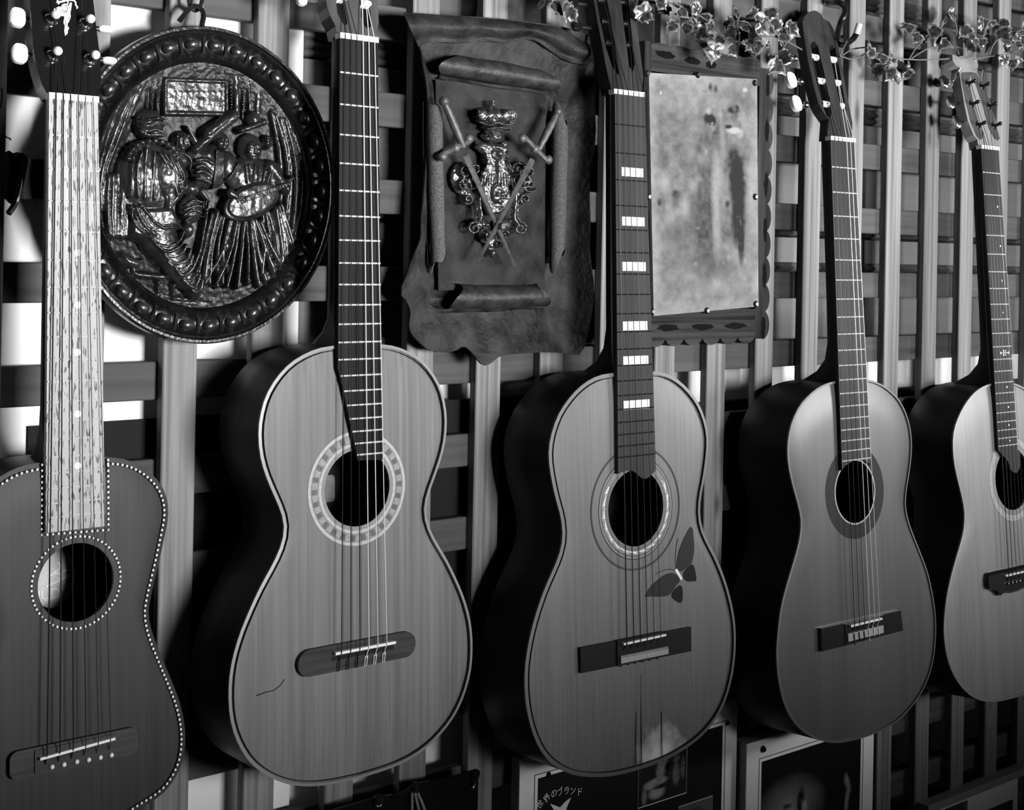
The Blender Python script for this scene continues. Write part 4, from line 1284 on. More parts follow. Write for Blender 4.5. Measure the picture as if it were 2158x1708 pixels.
# 7 lute player
Rf.ell(7, (531, 252), 17, 18, .010); Rf.cap(7, (500, 276), (548, 258), 7, 9, .009, .003)
Rf.ell(7, (524, 312), 27, 31, .008)
Rf.ell(7, (525, 318), 18, 23, .013)
Rf.line(7, [(525, 308), (525, 325)], 3, .003, .0122); Rf.line(7, [(515, 312), (521, 313)], 2.2, .0016, .0125); Rf.line(7, [(530, 313), (536, 312)], 2.2, .0016, .0125)
Rf.line(7, [(518, 334), (532, 334)], 2.4, .002, .0112)
Rf.ell(7, (524, 372), 50, 44, .010)
Rf.ell(7, (572, 374), 22, 36, .0105)
for i in range(4):
    Rf.line(7, [(510 + i * 8, 350), (509 + i * 8, 384)], 2.4, .0025, .0095)
for i in range(4):
    Rf.line(7, [(548 + i * 9, 352 + i * 5), (540 + i * 10, 390)], 2.6, .003, .0095)
Rf.ell(7, (560, 300), 12, 16, .008); Rf.line(7, [(552, 290), (570, 292)], 2, .002, .0075)
for i in range(9):
    x0 = 484 + i * 7
    Rf.line(7, [(x0, 468), (x0 - 22 + i * 6, 530), (x0 - 60 + i * 15, 606 - abs(i - 3) * 4)], 6.5, .007, .003 + .001 * (i % 3))
for i in range(5):
    Rf.line(7, [(560 + i * 8, 450 - i * 4), (572 + i * 10, 500), (580 + i * 9, 548 - i * 12)], 5, .005, .003)

# fuller drapery and room details
for i in range(8):
    Rf.line(10, [(300 - i * 13, 168 + i * 9), (262 - i * 11, 262 + i * 9), (222 - i * 7, 350 + i * 12), (214 - i * 4, 420 + i * 10)], 8, .0045, .0012 * (i % 3))
for i in range(7):
    Rf.line(7, [(432 + i * 9, 448 + (i % 2) * 6), (416 + i * 9, 520), (398 + i * 13, 600 - abs(i - 4) * 3)], 7, .0062, .0022 + .0012 * (i % 2))
for i in range(6):
    Rf.line(7, [(545 + i * 9, 452 - i * 3), (552 + i * 12, 510), (548 + i * 13, 575 - i * 9)], 7, .006, .002 + .001 * (i % 2))
for i in range(5):
    Rf.line(3, [(222 + i * 10, 372), (218 + i * 11, 430), (222 + i * 10, 498)], 7, .0055, .003 + .001 * (i % 2))
for i in range(4):
    Rf.line(4, [(250, 600 + i * 12), (330, 622 + i * 10), (440, 640 + i * 4)], 4, .002, .0004)
Rf.ell(6, (416, 330), 26, 22, .009); Rf.ell(5, (352, 318), 16, 20, .008)
Rf.cap(7, (560, 352), (596, 400), 16, 12, .0105, .002)
for i in range(3):
    Rf.line(9, [(500 + i * 22, 150 + i * 8), (502 + i * 22, 236)], 6, .0022)
for cx, cy, k_ in ((524, 316, 1.0), (462, 300, .85), (379, 298, .8), (560, 300, .6)):
    f_ = 7 if cx > 500 else 6 if cx > 400 else 5
    b_ = .0128 if cx == 524 else .0108 if f_ == 6 else .0085
    Rf.ell(f_, (cx, cy + 2 * k_), 15 * k_, 20 * k_, .004, base=b_ - .003)
    Rf.cap(f_, (cx, cy - 6 * k_), (cx, cy + 7 * k_), 2.6 * k_, 3.8 * k_, .0028, b_)
    for sx in (-1, 1):
        Rf.ell(f_, (cx + sx * 7 * k_, cy - 7 * k_), 5.5 * k_, 2.2 * k_, .0014, base=b_)
        Rf.ell(f_, (cx + sx * 8 * k_, cy + 5 * k_), 5 * k_, 5 * k_, .0012, base=b_ - .0003)
    Rf.ell(f_, (cx, cy + 13 * k_), 6 * k_, 2.4 * k_, .0016, base=b_ - .0006)
    Rf.ell(f_, (cx, cy + 20 * k_), 5 * k_, 4 * k_, .0014, base=b_ - .0012)
# 8 the lute
Rf.ell(8, (520, 426), 60, 37, .0045, 20, .0095, .3)
Rf.ell(8, (520, 424), 53, 31, .0020, 20, .0135, .2)
for i in range(3):
    Rf.line(8, [(492, 420 + i * 4), (596, 386 + i * 3)], 1.1, .0012, .0150)
Rf.cap(8, (548, 404), (592, 388), 6, 5, .004, .011)
Rf.cap(8, (588, 390), (604, 376), 6, 6, .004, .010)
Rf.ell(8, (522, 407), 6, 6, .0015, base=.0138)
Rf.cap(8, (472, 408), (484, 416), 10, 8, .005, .012)
for i in range(4):
    Rf.cap(8, (482 + i * 4, 416), (486 + i * 5, 426 - i * 2), 2.3, 1.8, .003, .0135)
NR, NT = 170, 500
rr_ = np.linspace(0.002, .80, NR) * PR
tt = np.linspace(0, 2 * math.pi, NT, endpoint=False)
RR, TT = np.meshgrid(rr_, tt, indexing='ij')
X, Zg = RR * np.sin(TT), RR * np.cos(TT)
base = -.004 + .0075 * np.clip(RR / PR - .60, 0, .2) / .2 - .0
stip = .0016 * (vnoise(X * 330 + 50, Zg * 330 + 50, 3) - .4) * np.clip((RR / PR - .5) / .2, 0, 1)
Hh, ID = Rf.eval(X, Zg, base + stip)
fade = np.clip((.79 - RR / PR) / .04, 0, 1)
Hh = base + (Hh - base) * fade
Hh = Hh + .0006 * (vnoise(X * 220 + 9, Zg * 220 + 9, 8) - .5) + np.where((ID > 2) & (ID != 8), .0024 * (fbm(X * 110 + 9, Zg * 80 + 9, 18, 3) - .44), 0)
V = np.stack([X, -Hh, Zg], -1).reshape(-1, 3)
I, J = np.meshgrid(np.arange(NR - 1), np.arange(NT), indexing='ij')
J2 = (J + 1) % NT
F_ = np.stack([I * NT + J, I * NT + J2, (I + 1) * NT + J2, (I + 1) * NT + J], -1).reshape(-1, 4)
ids = ID[:-1, :].reshape(-1)
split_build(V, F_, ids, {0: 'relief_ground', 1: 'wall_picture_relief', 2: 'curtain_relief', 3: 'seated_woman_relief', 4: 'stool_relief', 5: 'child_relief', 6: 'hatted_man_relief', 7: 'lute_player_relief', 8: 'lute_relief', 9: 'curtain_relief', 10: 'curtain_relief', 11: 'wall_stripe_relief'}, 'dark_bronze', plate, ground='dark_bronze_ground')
mb = MB().tube([(PR * .93 * math.sin(-.02) + .004 * i, 0, 0) for i in range(2)], .001, 6)
# hook and ring the plate hangs from
hk = empty('plate_hook', at(415, 30, -.012))
tag(hk, 'open black wire hook with a ring, above the round plate', 'hook')
hb = hk.location
P3 = lambda x, y, Y: at(x, y, Y) - hb
MB().tube([P3(*p) for p in smooth_poly([(377, 46, -.018), (391, 28, -.022), (402, 16, -.024), (412, 12, -.024), (424, 18, -.024), (430, 32, -.026), (426, 50, -.028), (424, 62, -.029)], it=2)], .0026, 8).build('hook_wire', MATS['black_metal'], hk)
MB().tube([P3(398 + 14 * math.cos(2 * math.pi * k / 20) + 14, -4 + 26 * math.sin(2 * math.pi * k / 20), -.016) for k in range(20)], .0022, 8, closed=True).build('ring', MATS['black_metal'], hk)
MB().tube([P3(412, -22, -.016), P3(412, -34, -.008), P3(412, -36, .004)], .0022, 8).build('screw_eye', MATS['black_metal'], hk)

# ---------------------------------------------------------------- leather plaque with coat of arms
plain('leather', .02, .55, spec=.2, bump=.9, bscale=130, var=.85, vscale=38)
plain('leather_gloss', .024, .42, spec=.35, bump=.5, bscale=160, var=.7, vscale=50)
plain('leather_suede', .075, .75, spec=.2, bump=.3, bscale=500, var=.45, vscale=500)
plain('leather_inner', .018, .5, spec=.12, bump=.4, bscale=120, var=.85, vscale=30)
plain('pewter', .14, .3, metal=.85, spec=.6, var=.6, vscale=90)
plain('old_steel', .09, .5, metal=.4, var=.4, vscale=150)
LY = -.022
lc = at(1040, 400, LY)
lea = empty('leather_plaque', lc)
tag(lea, 'dark curled leather plaque with crowned coat of arms and crossed swords, left of the painting', 'plaque')
lq = lambda x, y, Y=LY: at(x, y, Y) - lc
ol = [(849.5,27),(893.8,30.7),(967.5,34.4),(1065.9,43),(1152,54),(1176.5,57.8),(1213.4,73.8),(1250,90),(1272,98),(1268,123),(1250,160),(1240,192),(1236,250),(1232,344),(1233,400),(1236,500),(1238,600),(1234,690),(1226,749),(1190,746),(1148,740.7),(1077.6,745.4),(1042.5,749),(1023.7,765.3),(1008.5,771),(993,751),(981.6,735),(969.9,729),(955.8,739.6),(932.4,743),(902,739.6),(878.5,723),(858.6,702),(857.5,676),(862,657.6),(855,639),(836.4,617.8),(855,564),(873.9,521.8),(880.9,498),(878.5,470),(883,411.7),(888,368.8),(893,300),(893.8,246),(890,184),(884,128),(879,98),(861.8,68.8),(859,37)]
ol = smooth_poly(ol, it=1, closed=True)
def sheet(polys_px, nx, ny, hfun, thick, name, mat, parent, Y=LY):
    """thin flexible sheet cut to an outline: grid clipped to the polygon, with waves"""
    P = np.array([(lq(x, y, Y).x, lq(x, y, Y).z) for x, y in polys_px])
    x0, x1, z0, z1 = P[:, 0].min(), P[:, 0].max(), P[:, 1].min(), P[:, 1].max()
    # radial fan from the centroid keeps a clean outline
    c = P.mean(0)
    n = len(P)
    K = 26
    vs, fs = [], []
    for r in range(K + 1):
        f = (r / K)
        for i in range(n):
            p = c + (P[i] - c) * f
            vs.append((p[0], hfun(p[0], p[1], f), p[1]))
    for r in range(K):
        for i in range(n):
            j = (i + 1) % n
            fs.append((r * n + i, r * n + j, (r + 1) * n + j, (r + 1) * n + i))
    m0 = len(vs)
    for i in range(n):
        a = vs[K * n + i]
        vs.append((a[0], a[1] + thick, a[2]))
    for i in range(n):
        j = (i + 1) % n
        fs.append((K * n + i, K * n + j, m0 + j, m0 + i))
    return MB().add(vs, fs).build(name, MATS[mat], parent, angle=60)
def lw(x, z, f):
    w = float(fbm(np.array(x * 28 + 20), np.array(z * 28 + 20), 5, 4)) - .47
    edge = max(0, f - .72) / .28
    return (LY - lc.y) + .010 * w - edge * (.006 + .014 * float(vnoise(np.array(x * 16 + 7), np.array(z * 16 + 7), 2))) + .003
sheet(ol, 0, 0, lw, .003, 'leather_sheet', 'leather', lea)
# folded-over top flap with a wavy lower edge
topE = [(849.5,26),(893.8,29.7),(967.5,33.4),(1065.9,42),(1152,53),(1176.5,56.8),(1213.4,72.8),(1250,89),(1279,94.7)]
lowE = [(881.5,98),(918,87),(967.5,92),(1029,86),(1065.9,92),(1122.4,79),(1159,105.7),(1188.8,128),(1238,138)]
tE, lE = resample(smooth_poly(topE, it=2), 60), resample(smooth_poly(lowE, it=2), 60)
vs, fs = [], []
M_ = 12
for i in range(60):
    for j in range(M_ + 1):
        t = j / M_
        x, y = tE[i] * (1 - t) + lE[i] * t
        bulge = math.sin(math.pi * min(1, t * 1.15 + .05)) * .011 + .002 * math.sin(i * .45 + t * 2) + .003
        vs.append(lq(x, y, LY - bulge - .006))
for i in range(59):
    for j in range(M_):
        a = i * (M_ + 1) + j
        fs.append((a, a + 1, a + M_ + 2, a + M_ + 1))
n0 = len(vs)
for i in range(60):
    p = vs[i * (M_ + 1) + M_]
    vs.append((p[0], p[1] + .004, p[2]))
for i in range(59):
    fs.append((i * (M_ + 1) + M_, n0 + i, n0 + i + 1, (i + 1) * (M_ + 1) + M_))
MB().add(vs, fs).build('top_flap', MATS['leather'], lea, angle=70)
# inner panel
ip = [lq(*p, LY - .004) for p in ((918, 168), (1150, 185), (1148, 612), (924, 612))]
MB().add([ip[0], ip[1], ip[2], ip[3]] + [p + Vector((0, .003, 0)) for p in ip], [(0, 1, 2, 3), (0, 4, 5, 1), (1, 5, 6, 2), (2, 6, 7, 3), (3, 7, 4, 0)]).build('inner_panel', MATS['leather_inner'], lea, smooth=False)
# four rolled edges
def roll(name, pts, r, mat, seed=0, ph=0.6):
    """leather curled into a loose scroll: spiral section, ragged open ends"""
    path = [lq(*p) for p in pts]
    n, m = 34, 30
    P = [Vector(p) for p in resample([tuple(p) for p in path], n)]
    d = (P[-1] - P[0]).normalized()
    out = Vector((0, -1, 0)); out = (out - d * out.dot(d)).normalized()
    sd = d.cross(out)
    rr = random.Random(seed)
    a0 = [rr.uniform(-1, 1) for _ in range(8)]
    L_ = (P[-1] - P[0]).length
    vs, fs = [], []
    for i in range(n):
        f = i / (n - 1)
        for k in range(m):
            th = ph + 2.35 * math.pi * k / (m - 1)
            rad = r * (1.0 - .42 * k / (m - 1)) * (1 + .05 * math.sin(5 * f + a0[0]) + .03 * math.sin(13 * f + a0[1]))
            rag = (.012 * math.sin(th + a0[2]) + .006 * math.sin(2.3 * th + a0[3])) * (1 if f > .5 else -1) * abs(2 * f - 1) ** 6
            c = P[i] + d * rag
            vs.append(c + out * rad * math.cos(th) + sd * rad * math.sin(th))
    for i in range(n - 1):
        for k in range(m - 1):
            a = i * m + k
            fs.append((a, a + 1, a + m + 1, a + m))
    MB().add(vs, fs).build(name, MATS[mat], lea, angle=80)
roll('leather_roll', [(935, 138, LY - .012), (1040, 154, LY - .014), (1152, 173, LY - .012)], .016, 'leather_gloss', 1, 2.0)
roll('leather_roll', [(940, 628, LY - .008), (1040, 629, LY - .010), (1148, 625, LY - .008)], .0175, 'leather_gloss', 2, 2.0)
roll('leather_roll', [(914, 226, LY - .009), (915, 330, LY - .010), (917, 430, LY - .010), (922, 548, LY - .008)], .0115, 'leather_suede', 3, 2.2)
roll('leather_roll', [(1178, 240, LY - .009), (1177, 330, LY - .010), (1174, 430, LY - .010), (1172, 550, LY - .009)], .0115, 'leather_suede', 4, -2.2)

# coat of arms
CYL = LY - .010
Rc = Relief(CYL, (lc.x, lc.z))
q = lambda x, y: (900 + x / 4.494, 200 + y / 4.494)
def E(fid, x, y, rx, ry, h, ang=0, base=0, ln=.5): Rc.ell(fid, q(x, y), rx / 4.494, ry / 4.494, h, ang, base, ln)
def Lr(fid, pts, r, h, base=0): Rc.line(fid, [q(*p) for p in pts], r / 4.494, h, base)
# crown
E(1, 600, 215, 185, 95, .010); E(1, 610, 330, 120, 38, .011)
for dx, w in ((-120, 50), (-50, 46), (20, 46), (95, 46), (150, 36)):
    E(1, 600 + dx, 200, w, 62, .006, base=.007)
Lr(1, [(430, 150), (420, 210), (470, 250), (500, 210)], 16, .006, .008); Lr(1, [(660, 190), (720, 150), (780, 180), (770, 240), (720, 260)], 16, .006, .008)
Lr(1, [(500, 330), (600, 315), (720, 330)], 13, .005, .011); Lr(1, [(430, 262), (520, 300), (600, 265), (680, 300), (770, 262)], 12, .004, .010)
E(1, 583, 62, 28, 48, .010); E(1, 590, 100, 38, 24, .009)
# shield
E(2, 612, 400, 112, 60, .008)
for i in range(5): Lr(2, [(515 + i * 16, 365), (517 + i * 16, 402)], 6, .0025, .008)
Rc.poly(2, [q(*p) for p in ((480, 440), (420, 500), (490, 560), (505, 660), (470, 740), (480, 1020), (560, 1150), (660, 1150), (760, 1020), (770, 760), (715, 640), (720, 560), (770, 540), (700, 470))], .007, .002, 8)
E(2, 618, 565, 64, 62, .006, base=.007); E(2, 618, 560, 30, 32, .005, base=.0115)
for i in range(9): Lr(2, [(520 + i * 22, 750), (512 + i * 24, 860)], 6, .002, .0088)
E(2, 512, 752, 42, 46, .004, base=.006); E(2, 708, 745, 42, 46, .004, base=.006)
Lr(2, [(615, 640), (616, 760), (610, 840)], 20, .006, .008); E(2, 612, 930, 62, 110, .006, base=.008)
E(2, 600, 945, 22, 24, .004, base=.0125); E(2, 638, 945, 22, 24, .004, base=.0125); E(2, 618, 1010, 24, 26, .004, base=.0115)
Lr(2, [(505, 560), (520, 650), (490, 720)], 11, .004, .008); Lr(2, [(705, 560), (712, 640), (760, 740)], 11, .004, .008)
# scroll work
def scroll(fid, x, y, r, turns, dirn, ph, w, h, base):
    pts = []
    for i in range(22):
        f = i / 21
        a = ph + dirn * f * turns * 2 * math.pi
        rr2 = r * (1 - .8 * f)
        pts.append((x + rr2 * math.cos(a), y + rr2 * math.sin(a)))
    for a_, b_ in zip(pts[:-1], pts[1:]): Rc.cap(fid, q(*a_), q(*b_), w / 4.494, w / 4.494, h, base)
for sx in (-1, 1):
    cx = 606
    E(3, cx + sx * 270, 790, 120, 160, .006); E(3, cx + sx * 230, 960, 70, 90, .006)
    for (x, y, r, ph) in ((290, 740, 95, 1.5), (240, 830, 90, 4.0), (310, 860, 70, .5), (270, 990, 48, 2.2), (210, 700, 60, 3.2)):
        scroll(3, cx + sx * x, y, r, 1.25, sx, ph, 13, .006, .006)
    Lr(3, [(cx + sx * 150, 800), (cx + sx * 175, 950), (cx + sx * 165, 1080), (cx + sx * 150, 1160), (cx + sx * 200, 1240)], 24, .008, .006)
    Lr(3, [(cx + sx * 205, 1000), (cx + sx * 190, 1100), (cx + sx * 195, 1180), (cx + sx * 250, 1225)], 13, .006, .006)
    scroll(3, cx + sx * 215, 1265, 62, 1.4, sx, -1.2, 15, .007, .006)
    E(3, cx + sx * 110, 1230, 95, 60, .006); E(3, cx + sx * 60, 1330, 70, 80, .006)
    scroll(3, cx + sx * 70, 1330, 50, 1.3, -sx, 0, 11, .005, .006)
    E(3, cx + sx * 120, 470, 45, 34, .005, sx * 30)
E(3, 600, 1400, 60, 90, .006); E(3, 595, 1500, 34, 46, .008); scroll(3, 630, 1410, 40, 1.2, 1, 0, 9, .005, .006)
b0, b1 = Rc.p(*q(200, 20)), Rc.p(*q(1010, 1560))
nx, nz = 190, 330
gx, gz = np.linspace(b0[0], b1[0], nx), np.linspace(b0[1], b1[1], nz)
GX, GZ = np.meshgrid(gx, gz, indexing='ij')
Hh, ID = Rc.eval(GX, GZ, np.full(GX.shape, -.0005))
Hh = np.where(ID > 0, Hh + .0012 * (vnoise(GX * 420 + 5, GZ * 420 + 5, 4) - .5), Hh)
keep = (ID[:-1, :-1] > 0) & (ID[1:, :-1] > 0) & (ID[:-1, 1:] > 0) & (ID[1:, 1:] > 0)
V = np.stack([GX, (CYL - lc.y) - Hh, GZ], -1).reshape(-1, 3)
I, J = np.nonzero(keep)
F_ = np.stack([I * nz + J, (I + 1) * nz + J, (I + 1) * nz + J + 1, I * nz + J + 1], -1)
split_build(V, F_, ID[I, J], {1: 'crown', 2: 'shield', 3: 'scrollwork'}, 'pewter', lea)
# crossed swords
def sword(b0_, b1_, h0, h1, g0, g1, Y):
    A, B = lq(*q(*b0_), Y), lq(*q(*b1_), Y)
    d = (B - A).normalized(); n_ = Vector((-d.z, 0, d.x))
    def strip(w0, w1):
        return [A + n_ * w0, A - n_ * w0, B - n_ * w1, B + n_ * w1]
    s4 = strip(.0042, .0018)
    up = Vector((0, -.0016, 0))
    bl = MB().add(s4 + [A + up * 1.6, B + up], [(0, 4, 5, 3), (1, 2, 5, 4), (0, 3, 2, 1), (0, 1, 4), (2, 3, 5)]).build('sword_blade', MATS['old_steel'], lea, smooth=False)
    C, D = lq(*q(*h0), Y), lq(*q(*h1), Y)
    P = resample([tuple(C), tuple(D)], 12)
    MB().tube(P, [.003 + .0016 * math.sin(math.pi * i / 11) + .0004 * (i % 2) for i in range(12)], 10).ball(D, .0055, .0055, .0055, 10, 8).build('sword_grip', MATS['old_steel'], bl)
    Gp = [lq(*q(*p), Y) for p in smooth_poly([(g0[0], g0[1] + 25), g0, (g0[0] * .7 + g1[0] * .3, g0[1] * .7 + g1[1] * .3), (g0[0] * .4 + g1[0] * .6, g0[1] * .4 + g1[1] * .6), g1, (g1[0], g1[1] - 25)], it=2)]
    m_ = MB().tube(Gp, .0032, 8)
    for p in (Gp[0], Gp[-1], Gp[len(Gp) // 2]): m_.ball(p, .0055, .004, .0055, 10, 8)
    m_.build('sword_guard', MATS['old_steel'], bl)
sword((365, 570), (832, 1622), (345, 500), (160, 60), (150, 560), (400, 440), CYL - .017)
sword((1000, 615), (480, 1580), (1055, 520), (1235, 160), (905, 385), (1150, 640), CYL - .020)
MB().lathe([(.004, 0), (.004, .009), (.003, .011)], 14, lambda a, b, t: tuple(lq(*q(668, 1245), CYL - .016) + Vector((a, -t, b)))).build('bolt', MATS['old_steel'], lea)

# ---------------------------------------------------------------- painting on a burnt wooden board
wood('burnt_board_h', .004, .05, 'X', 130, .035, .6, spec=.08, broad=.15)
wood('burnt_board_v', .004, .045, 'Z', 110, .05, .6, spec=.08, broad=.35)
plain('scorch', .004, .7, spec=.05)
FYp = -.03
fc = at(1480, 420, FYp)
fr = empty('painting', fc)
tag(fr, 'pale painting of a dancing couple tacked to a scorched scalloped board', 'painting')
fq = lambda x, y, Y=FYp: at(x, y, Y) - fc
cTL, cTR, cBR, cBL = (1362.8, 154), (1590.8, 167.5), (1593.6, 646), (1373, 666)
A_, B_, C_, D_ = [fq(*p) for p in (cTL, cTR, cBR, cBL)]
x0, x1 = (A_.x + D_.x) / 2, (B_.x + C_.x) / 2
z1, z0 = (A_.z + B_.z) / 2, (C_.z + D_.z) / 2
oT, oB = fq(1400, 92).z, fq(1480, 728).z
oL, oR = fq(1353, 400).x, fq(1626, 420).x
def scal(a0, a1, n, amp, ph=0):
    return [(a0 + (a1 - a0) * i / n, amp * (1 - abs(math.sin(math.pi * i / n * max(1, round(abs(a1 - a0) / .036)) + ph)) ** .6)) for i in range(n + 1)]
def plank(poly, name, mat, y0=0, y1=.024):
    ar = sum(poly[i][0] * poly[(i + 1) % len(poly)][1] - poly[(i + 1) % len(poly)][0] * poly[i][1] for i in range(len(poly)))
    return MB().prism(poly if ar > 0 else poly[::-1], lambda a, b, t: (a, t, b), y1, y0).build(name, MATS[mat], fr, smooth=False)
plank([(oL + .012, z1 - .002)] + [(x1 + .004, z1 - .002)] + [(a, oT - s * .5) for a, s in scal(x1 + .004, oL + .012, 40, .006)], 'top_board', 'burnt_board_h')
plank([(oL + .012, z0 + .002), (x1 + .004, z0 + .002)] + [(a, oB + s) for a, s in scal(x1 + .004, oL + .012, 60, .009)], 'bottom_board', 'burnt_board_h')
plank([(x1 + .004, oB + .006), (x1 + .004, oT - .012)] + [(oR - s, b) for b, s in scal(oT - .012, oB + .006, 80, .008)], 'side_board', 'burnt_board_v')
plank([(oL, oB + .004), (oL + .012, oB + .004), (oL + .012, oT), (oL, oT)], 'side_board', 'burnt_board_v')
plank([(oL + .004, oB + .012), (x1 + .02, oB + .012), (x1 + .02, oT - .012), (oL + .004, oT - .012)], 'back_board', 'burnt_board_v', .010, .022)
rsc = random.Random(4)
def scorch(cx, cz_, a, b):
    q_ = [(cx + a * math.cos(2 * math.pi * k / 18) * rsc.uniform(.75, 1.15), cz_ + b * math.sin(2 * math.pi * k / 18) * rsc.uniform(.75, 1.15)) for k in range(18)]
    MB().prism(q_, lambda u, v, t: (u, -t, v), -.001, .0003).build('scorch_mark', MATS['scorch'], fr, smooth=False)
for i in range(6):
    scorch(oR - .012, oT - .03 - i * (oT - oB - .05) / 5 + rsc.uniform(-.006, .006), .004, .017)
for i in range(3):
    scorch(oL + .05 + i * (x1 - oL - .06) / 2.4, oB + .024, rsc.uniform(.014, .022), .0045)
for xx, ww in ((.035, .018), (.085, .014), (.12, .01)):
    scorch(oL + xx, oT - .012 - xx * .05, ww, .005)
# the canvas: loose grey brushwork with two standing figures
nx, ny = 190, 380
S_, T_ = np.meshgrid(np.linspace(0, 1, nx), np.linspace(0, 1, ny))     # s right, t down
def sm(d, a, b): return np.clip((b - d) / (b - a), 0, 1)
gray = .46 + .42 * (fbm(S_ * 5 + 3, T_ * 9 + 3, 11, 5) - .47) + .25 * (fbm(S_ * 22, T_ * 40, 21, 3) - .44)
gray += .16 * sm(np.minimum(np.minimum(S_, 1 - S_), np.minimum(T_, 1 - T_) * 1.6), 0, .10)
gray -= .12 * sm(np.hypot((S_ - .55) / .35, (T_ - .45) / .4), .4, 1.1)
def blob(s, t, rs, rt, v, soft=.6, k=1.0):
    global gray
    w = sm(np.hypot((S_ - s) / rs, (T_ - t) / rt), soft, 1.15) * k
    gray = gray * (1 - w) + (v + .25 * (fbm(S_ * 30, T_ * 50, 31, 2) - .37)) * w
# woman in a pale dress, left arm raised; man in a dark suit with a white sash
blob(.50, .66, .15, .24, .27, .5, .85); blob(.52, .40, .10, .12, .30, .5, .9); blob(.47, .33, .09, .05, .52, .4, .8)
blob(.585, .50, .045, .20, .70, .3, .75); blob(.62, .42, .05, .10, .66, .3, .7); blob(.43, .62, .03, .24, .24, .2, .55)
blob(.60, .68, .05, .14, .72, .3, .6); blob(.49, .56, .05, .18, .26, .2, .5)
blob(.545, .205, .048, .034, .42, .5, .95); blob(.535, .178, .052, .026, .05, .5, .95); blob(.585, .19, .018, .02, .08, .4, .9); blob(.565, .215, .028, .022, .60, .5, .8)
blob(.545, .205, .010, .006, .12, .4, .9); blob(.575, .207, .009, .006, .12, .4, .9); blob(.53, .148, .028, .020, .80, .3, .7); blob(.545, .25, .025, .03, .45, .3, .7)
blob(.44, .31, .05, .03, .22, .3, .6); blob(.64, .17, .018, .10, .60, .3, .5); blob(.66, .27, .03, .10, .62, .3, .6)
blob(.80, .46, .085, .13, .10, .55, .95); blob(.805, .60, .075, .14, .12, .55, .95); blob(.83, .72, .035, .10, .13, .5, .9); blob(.78, .35, .09, .06, .14, .5, .9)
blob(.775, .165, .038, .034, .30, .5, .9); blob(.765, .140, .062, .016, .07, .5, .95); blob(.785, .128, .04, .014, .10, .5, .9)
blob(.775, .228, .085, .016, .92, .5, .95); blob(.715, .212, .04, .010, .12, .5, .9); blob(.83, .245, .04, .02, .75, .4, .7); blob(.86, .19, .03, .05, .62, .3, .5)
blob(.55, .045, .022, .022, .16, .3, .8); blob(.60, .052, .02, .02, .18, .3, .8)
blob(.22, .50, .045, .022, .16, .4, .8); blob(.21, .53, .04, .035, .30, .4, .7); blob(.70, .545, .03, .02, .14, .4, .8); blob(.70, .58, .05, .03, .34, .3, .7); blob(.07, .53, .025, .02, .18, .4, .8)
blob(.12, .45, .06, .05, .78, .2, .6); blob(.30, .55, .05, .06, .78, .2, .6); blob(.94, .50, .05, .16, .72, .2, .7); blob(.38, .47, .05, .04, .74, .2, .5)
blob(.25, .66, .12, .05, .28, .2, .55); blob(.62, .82, .2, .05, .28, .2, .55); blob(.35, .78, .12, .04, .30, .2, .5); blob(.88, .05, .03, .012, .98, .3, .9); blob(.10, .08, .012, .010, .98, .3, .9)
rs_ = np.random.RandomState(2)
for _ in range(60):
    blob(rs_.rand(), rs_.rand(), .008 + .03 * rs_.rand(), .006 + .02 * rs_.rand(), .25 + .6 * rs_.rand(), .2, .35)
print_mat('painted_canvas', .55, .25, 700, bump=.3)
cv_ = grid_print('canvas', lambda s, t: (A_ * (1 - s) * (1 - t) + B_ * s * (1 - t) + C_ * s * t + D_ * (1 - s) * t) + Vector((0, -.004, 0)), nx, ny, np.clip(.5 + (gray - .5) * 1.45, .03, 1) * .37, MATS['painted_canvas'], fr)
cor = [p + Vector((0, -.004, 0)) for p in (A_, B_, C_, D_)]
bk = [p + Vector((0, .0045, 0)) for p in cor]
MB().add(cor + bk, [(0, 4, 5, 1), (1, 5, 6, 2), (2, 6, 7, 3), (3, 7, 4, 0), (4, 7, 6, 5)]).build('canvas_edge', MATS['label_paper'], fr, smooth=False)
for px in ((1363, 155), (1470, 158), (1590, 175), (1591, 415), (1592, 641), (1489, 655), (1374, 657), (1366, 415)):
    p = fq(*px, FYp - .004)
    MB().lathe([(.0042, 0), (.0042, .0015), (.0025, .0032)], 12, lambda a, b, t: (p.x + a, p.y - t, p.z + b)).build('tack', MATS['black_metal'], fr)

# ---------------------------------------------------------------- posters low on the lattice
plain('frame_white', .93, .5, var=.05, vscale=30)
plain('frame_grey', .3, .5)
plain('poster_black', .008, .35, coat=.2)
plain('thin_line_ink', .03, .5)
print_mat('poster_print', .4, .08, 500, coat=.2)
def poster(name, label, cTLpx, w, h, Y, th=.014, margin=.028, side='frame_grey'):
    """hung board: white frame face, thin ruled line, dark print; origin at its top left"""
    p0 = at(*cTLpx, Y)
    r = empty(name, p0)
    tag(r, label, 'poster', 'posters below the guitars')
    MB().box(0, w, 0.0006, th, -h, 0).build('backing_board', MATS[side], r, smooth=False)
    outer = [(0, 0), (w, 0), (w, -h), (0, -h)]
    m = margin
    inner = [(m, -m), (w - m, -m), (w - m, -h + m), (m, -h + m)]
    MB().prism([outer[::-1], inner], lambda a, b, t: (a, -t, b), -.0006, .0012).build('mount', MATS['frame_white'], r, smooth=False)
    l0, l1 = m - .0055, m - .0045
    MB().prism([[(l0, -l0), (l0, -h + l0), (w - l0, -h + l0), (w - l0, -l0)], [(l1, -l1), (w - l1, -l1), (w - l1, -h + l1), (l1, -h + l1)]], lambda a, b, t: (a, -t, b), .001, .0015).build('ruled_line', MATS['thin_line_ink'], r, smooth=False)
    return r, p0
